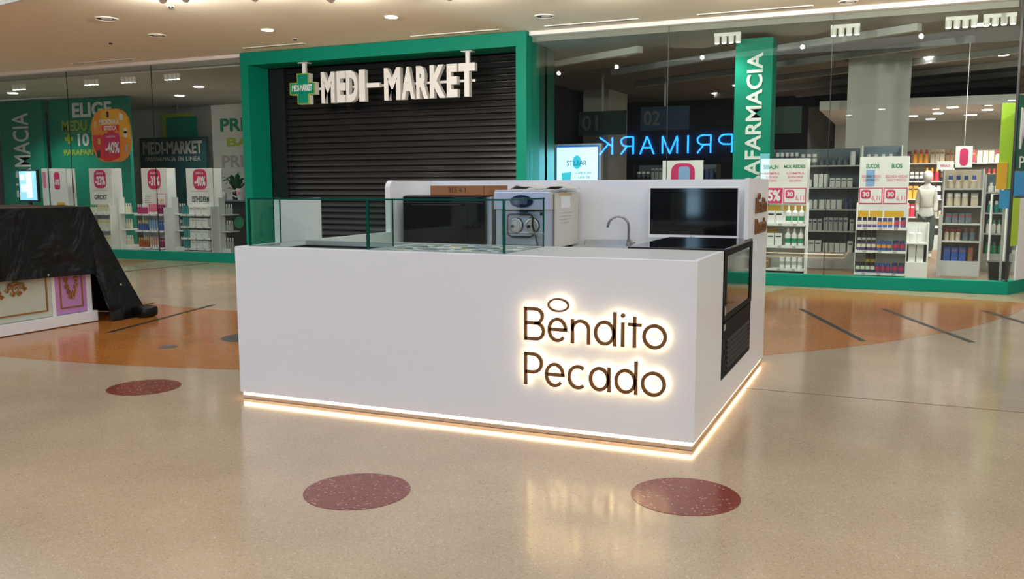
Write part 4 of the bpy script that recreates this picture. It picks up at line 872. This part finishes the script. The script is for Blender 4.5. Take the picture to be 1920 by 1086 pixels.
for a, c2 in ((.48, .74), (.80, 1.10)):
    for i, (s, z) in enumerate((('SEGUNDA UNIDAD', 1.585), ('DESCUENTO', 1.53))): text('offer_lettering', s, (a+.02*i, c2-.02*i, z, z+.04), hb, 'print_pink', at=yb, bold=.02)
for x0, x1, m in ((.46, .60, 'yellow'), (.62, .79, 'yellow'), (.81, 1.07, 'yellow')): box('yellow_card', m, gb, x0, x1, RY-.009, RY-.0065, 1.02, 1.11)
G = 'jars on the stand beside the mannequin'
for z, lv in ((.865, 'top'), (.53, 'middle'), (.205, 'bottom')):
    row('jar', 'jar', .45, .72, 4, RY+.07, z, .062, .15, ('p_navy' if z < .3 else 'p_purple', 'p_cream', 'p_black'), 'dark jar with pale label on the %s shelf of the stand beside the mannequin' % lv, 'jar', G)
    row('jar', 'jar', .72, .93, 3, RY+.07, z, .066, .14, ('p_blue' if z > .3 else 'p_purple', 'p_orange' if z > .3 else 'p_red', 'p_blue'), 'blue lidded jar on the %s shelf of the stand beside the mannequin' % lv, 'jar', G)
    row('jar', 'jar', .94, 1.11, 2, RY+.07, z, .078, .15, ('p_purple', 'p_red', 'p_navy'), 'purple and red jar on the %s shelf of the stand beside the mannequin' % lv, 'jar', G)
row('jar', 'jar', .45, .72, 4, RY+.2, .53, .062, .29, ('p_black', 'p_white', 'p_black'), 'tall black jar behind the middle shelf front of the stand beside the mannequin', 'jar', G)
row('jar', 'jar', .58, .72, 2, RY+.2, .205, .066, .30, ('p_black', 'p_gold', 'p_black'), 'tall black jar behind the bottom shelf front of the stand beside the mannequin', 'jar', G)
# deeper shelving between and behind the stands
def shelving(x0, x1, y, label, nick, shelves, pal, seed, mframe='interior_bar', ph=.2, back='p_slate'):
    rnd = random.Random(seed); t = thing('shelving_unit', label, 'shelving', ((x0+x1)/2, y+.2, .012))
    box('back_panel', back, t, x0, x1, y+.38, y+.4, .0125, max(shelves)+.3); box('side_panel', mframe, t, x0-.02, x0, y, y+.4, .0125, max(shelves)+.3); box('side_panel', mframe, t, x1, x1+.02, y, y+.4, .0125, max(shelves)+.3)
    box('base', mframe, t, x0, x1, y, y+.379, .0125, min(shelves)-.025)
    for s_i, z in enumerate(shelves):
        box('shelf', mframe, t, x0, x1, y, y+.379, z-.024, z)
        x = x0+.03
        while x < x1-.12:
            kind = rnd.choice(['box', 'box', 'bottle', 'jar']); n = rnd.randint(3, 5); w = rnd.choice([.07, .085, .1]); h = rnd.choice([.8, 1, 1.15])*ph
            n = min(n, int((x1-.01-x)/(w+.012)))
            if n < 1: break
            c1 = rnd.choice(pal); c2 = rnd.choice(pal); cols = (c1, c2, 'p_white') if kind == 'jar' else (c1, c2)
            cn = c1[2:]
            row('carton' if kind == 'box' else kind, kind, x, x+n*(w+.012), n, y+.1, z, w, h, cols, '%s %s on the %s shelf of the %s' % (cn, 'carton' if kind == 'box' else kind, ('lowest', 'second', 'third', 'fourth', 'fifth', 'sixth')[s_i], nick), 'carton' if kind == 'box' else kind, 'products on the '+nick, dep=.08)
            x += n*(w+.012)+.02
    return t
shelving(-1.1, .35, 11.6, 'dim shelving unit between the two white window stands', 'dim shelving between the window stands', [.3, .68, 1.06, 1.44, 1.82], ['p_white', 'p_slate', 'p_grey', 'p_navy', 'p_white'], 11)
shelving(.42, 1.0, 10.9, 'shelving unit half hidden behind the dark jar stand', 'shelving behind the dark jar stand', [.3, .68, 1.06, 1.44, 1.82], ['p_white', 'p_grey', 'p_slate', 'p_white'], 12)
shelving(1.13, 1.42, 9.95, 'low pale shelving of white bottles before the mannequin', 'low pale shelving before the mannequin', [.30, .60], ['p_white', 'p_cream', 'p_white'], 14, 'white_matt', .23, 'interior_white')
shelving(1.66, 2.20, 11.0, 'shelving unit with blue and brown packs right of the mannequin', 'shelving right of the mannequin', [.25, .58, .86, 1.14, 1.42], ['p_blue', 'p_brown', 'p_slate', 'p_sand', 'p_white', 'p_red'], 15, 'interior_bar', .2, 'p_sand')
shelving(2.35, 3.4, 12.2, 'shelving unit with teal packs near the window corner', 'teal shelving near the window corner', [.3, .65, 1.0, 1.35], ['p_teal', 'p_slate', 'p_white', 'p_green', 'p_gold'], 16)
shelving(.45, 3.6, 17.0, 'far lit shelving along the back of the pharmacy at right', 'far back shelving at right', [.35, .75, 1.15, 1.55, 1.95], ['p_red', 'p_black', 'p_sand', 'p_white', 'p_brown', 'p_orange'], 17, 'interior_bar', .26, 'p_sand')
shelving(-4.1, -2.4, 13.2, 'dark shelving unit under the blue neon reflection', 'dark shelving under the neon reflection', [.4, .8, 1.2, 1.6], ['p_slate', 'p_navy', 'p_grey', 'p_black'], 18, 'interior_dark')
struct(box('ceiling_lowered', 'poster_white', None, -.6, 4.4, 14.8, 19.75, 3.02, 3.2), 'lowered white ceiling deep in the pharmacy at right')
struct(box('wall_back_right', 'interior_white', None, -.6, 7.5, 19.75, 19.79, 0.012, 3.019), 'pale back wall under the lowered ceiling')
for x, y, e_ in ((1.4, 13.4, 150), (2.6, 13.6, 150), (1.0, 15.8, 110), (2.6, 16.2, 130), (2.0, 10.0, 90), (3.2, 18, 80), (.2, 18, 80), (1.9, 15.2, 90), (.3, 16.2, 0), (1.7, 16.8, 0), (3.4, 15.6, 0), (2.4, 17.6, 0), (1.2, 17.4, 0), (3.8, 16.9, 0), (-2.6, 16.6, 0), (-3.4, 18.2, 0), (1.6, 18.6, 0), (-8.8, 14, 0)):
    zc_ = 3.02 if (y > 14.8 and x > -.6) else 3.8
    t = thing('ceiling_downlight', 'small lit downlight in the grey pharmacy ceiling' if zc_ > 3.5 else 'small lit downlight in the lowered white ceiling behind the mannequin', 'downlight', (x, y, zc_), 'lit downlights in the pharmacy ceiling')
    MB().lathe([(.10, 0), (.10, -.012)], (x, y, zc_), 18).build('lens', 'downlight_on', t)
    if e_: lamp('downlight_lamp', 'SPOT', (x, y, zc_-.06), e_*3, (1, .95, .88), .12, aim=(x, y, 0), parent=t, spot_size=2.1, spot_blend=.5)
for x, y in ((-13.9, 11.24), (-15.8, 12.6), (-12.3, 13.4), (-19, 10.4)):
    t = thing('ceiling_downlight', 'small lit downlight in the ceiling behind the left shop window', 'downlight', (x, y, 3.8), 'lit downlights behind the left shop window')
    MB().lathe([(.11, -.036), (.11, -.048)], (x, y, 3.8), 18).build('lens', 'downlight_on', t); lamp('downlight_lamp', 'SPOT', (x, y, 3.74), 320, (1, .97, .92), .12, aim=(x, y, 0), parent=t, spot_size=2.2, spot_blend=.5)
t = thing('mannequin', 'white mannequin in white sweater and dark trousers inside the right window', 'mannequin', (1.50, 14.5, .012))
def skin(name, joints, edges, m, parent, sub=2):
    me = bpy.data.meshes.new(name); o0 = org(parent); me.from_pydata([tuple(Vector(j[:3])-o0) for j in joints], edges, [])
    o = bpy.data.objects.new(name, me); C.objects.link(o); o.parent = parent
    md = o.modifiers.new('skin', 'SKIN'); o.modifiers.new('sub', 'SUBSURF').levels = sub; o.modifiers['sub'].render_levels = sub
    for i, j in enumerate(joints): me.skin_vertices[0].data[i].radius = (j[3], j[4] if len(j) > 4 else j[3]); me.skin_vertices[0].data[i].use_root = (i == 0)
    md.use_smooth_shade = True; me.materials.append(M[m]); return o
mx, my = 1.50, 14.5
skin('body', [(mx, my, .92, .115, .085), (mx, my, 1.15, .10, .075), (mx, my, 1.36, .115, .085), (mx, my, 1.47, .05), (mx, my, 1.53, .055), (mx, my-.01, 1.60, .10, .105), (mx, my-.005, 1.70, .105, .11),
              (mx-.13, my, 1.39, .045), (mx-.165, my+.02, 1.12, .036), (mx-.16, my-.03, .90, .027), (mx-.155, my-.04, .80, .026), (mx+.13, my, 1.39, .045), (mx+.165, my+.02, 1.12, .036), (mx+.165, my-.03, .90, .027), (mx+.16, my-.04, .80, .026),
              (mx-.09, my, .86, .085), (mx-.10, my-.01, .48, .055), (mx-.10, my+.01, .09, .035), (mx-.10, my-.10, .045, .03), (mx+.09, my, .86, .085), (mx+.10, my-.01, .48, .055), (mx+.10, my+.01, .09, .035), (mx+.10, my-.10, .045, .03)],
     [(0, 1), (1, 2), (2, 3), (3, 4), (4, 5), (5, 6), (2, 7), (7, 8), (8, 9), (9, 10), (2, 11), (11, 12), (12, 13), (13, 14), (0, 15), (15, 16), (16, 17), (17, 18), (0, 19), (19, 20), (20, 21), (21, 22)], 'skin_white', t)
skin('sweater', [(mx, my, .96, .135, .10), (mx, my, 1.15, .12, .095), (mx, my, 1.36, .135, .10), (mx, my, 1.44, .08), (mx-.13, my, 1.385, .055), (mx-.168, my+.02, 1.12, .047), (mx-.163, my-.03, .93, .04), (mx+.13, my, 1.385, .055), (mx+.168, my+.02, 1.12, .047), (mx+.168, my-.03, .93, .04)],
     [(0, 1), (1, 2), (2, 3), (2, 4), (4, 5), (5, 6), (2, 7), (7, 8), (8, 9)], 'sweater', t)
skin('trousers', [(mx, my, .93, .14, .10), (mx-.09, my, .84, .10), (mx-.10, my-.01, .48, .075), (mx-.10, my, .16, .06), (mx+.09, my, .84, .10), (mx+.10, my-.01, .48, .075), (mx+.10, my, .16, .06)], [(0, 1), (1, 2), (2, 3), (0, 4), (4, 5), (5, 6)], 'trousers', t)
MB().lathe([(.03, 1.515), (.062, 1.535), (.085, 1.58), (.092, 1.63), (.085, 1.69), (.055, 1.735), (.02, 1.75)], (mx, my-.01, 0), 20).build('head', 'skin_white', t, smooth=True)
# hanging cards and rail at right
t = thing('price_poster', 'white hanging poster with tall red emblem above the shelving at right', 'poster', (1.91, 11.0, 1.66)); box('sheet', 'poster_white', t, 1.79, 2.03, 10.96, 10.97, 1.75, 2.085); MB().prism(rrect(1.85, 1.97, 1.78, 2.05, .055), 'y', 10.955, 10.9595).build('emblem', 'print_magenta', t); box('hanger', 'steel', t, 1.905, 1.915, 10.972, 10.98, 2.0, 3.685)
t = thing('offer_sign', 'small white card with red lettering beside the mannequin head', 'sign', (1.66, 10.95, 1.7)); box('sheet', 'poster_white', t, 1.53, 1.77, 10.9, 10.91, 1.715, 1.85); text('lettering', 'REGALO', (1.58, 1.72, 1.76, 1.80), t, 'print_magenta', at=10.9, bold=.03); box('stem', 'steel', t, 1.645, 1.655, 10.912, 10.92, 1.0, 1.715); box('foot', 'steel', t, 1.60, 1.655, 10.9, 10.95, .0125, 1.0)
t = thing('security_gate', 'white tubular barrier rail at the right end of the window', 'barrier', (2.33, 9.8, .012)); MB().tube([(2.24, 9.8, .3), (2.24, 9.8, 1.34), (2.44, 9.8, 1.34), (2.44, 9.8, .0135)], .016, 8).build('rail', 'white_matt', t); box('panel', 'steel_blue', t, 2.41, 2.47, 9.82, 9.86, .0125, 1.12)
t = thing('waste_bin', 'black open box on the floor in the window corner', 'bin', (2.34, 9.5, .012)); MB().prism([(2.25, .012), (2.46, .012), (2.50, .37), (2.21, .37)], 'y', 9.42, 9.62).build('body', 'black', t); MB().bbox(2.2, 2.51, 9.41, 9.63, .37, .385, r=.005).build('rim', 'black_satin', t)
# lightbox, poster and number boards behind the kiosk
t = thing('lightbox', 'glowing pale blue STILBAR lightbox behind the kiosk wall', 'lightbox', (-4.22, 10.1, .012)); box('casing', 'steel_blue', t, -4.67, -3.79, 10.0, 10.12, .0125, 2.21); box('border', 'lightbox_blue', t, -4.63, -3.83, 9.992, 9.9995, .3, 2.185); sf = box('face', 'lightbox', t, -4.61, -3.85, 9.985, 9.9915, .32, 2.15)
text('lettering', 'STILBAR', (-4.42, -4.05, 1.83, 1.92), sf, 'lightbox_ink', at=9.985, bold=.01); MB().prism(ell(-4.23, 1.89, .08, .12, 0, 350, 30), 'y', 9.983, 9.9848).build('bottle_print', 'lightbox_cyan', sf); text('lettering', 'Cuida tu piel', (-4.25, -3.97, 1.67, 1.73), sf, 'lightbox_ink', at=9.985); text('lettering', 'cada dia', (-4.2, -3.99, 1.61, 1.66), sf, 'lightbox_ink', at=9.985)
MB().prism([(-4.52, 1.70), (-4.33, 1.72), (-4.36, 1.5), (-4.5, 1.5)], 'y', 9.983, 9.9848).build('tub_print', 'lightbox_cyan', sf)
lamp('lightbox_glow', 'AREA', (-4.23, 9.97, 1.3), 26, (.2, .75, 1), .7, aim=(-4.23, 8, 1.3), parent=t, size_y=1.6)
t = thing('rounded_poster', 'white poster with red rounded emblem just above the kiosk wall', 'poster', (-2.17, 9.3, .012)); sh_ = box('sheet', 'poster_white', t, -2.50, -1.85, 9.2, 9.215, 1.2, 1.875); MB().prism(rrect(-2.36, -1.98, 1.40, 1.83, .13), 'y', 9.196, 9.1998).build('red_emblem', 'print_magenta', sh_); MB().prism(rrect(-2.24, -2.06, 1.45, 1.78, .05), 'y', 9.193, 9.1958).build('inner_print', 'p_sky', sh_); box('stand_post', 'steel', t, -2.2, -2.15, 9.22, 9.25, .0125, 1.8)
for n_, x, y, z, m in (('01', -5.35, 13.4, 2.55, 'board_green'), ('02', -4.15, 14.0, 2.65, 'board_blue'), ('03', -1.75, 12.75, 2.45, 'board_green')):
    t = thing('number_board', 'hanging till number board, %s of the three, above the dark shelving' % {'01': 'leftmost', '02': 'middle blue one', '03': 'rightmost'}[n_], 'sign', (x, y, z)); box('board', m, t, x-.05, x+1.0, y, y+.04, z, z+.5); text('number', n_, (x+.02, x+.38, z+.1, z+.42), t, 'board_ink', at=y, bold=.02); box('hanger', 'interior_bar', t, x+.46, x+.5, y+.01, y+.03, z+.5, 3.799)
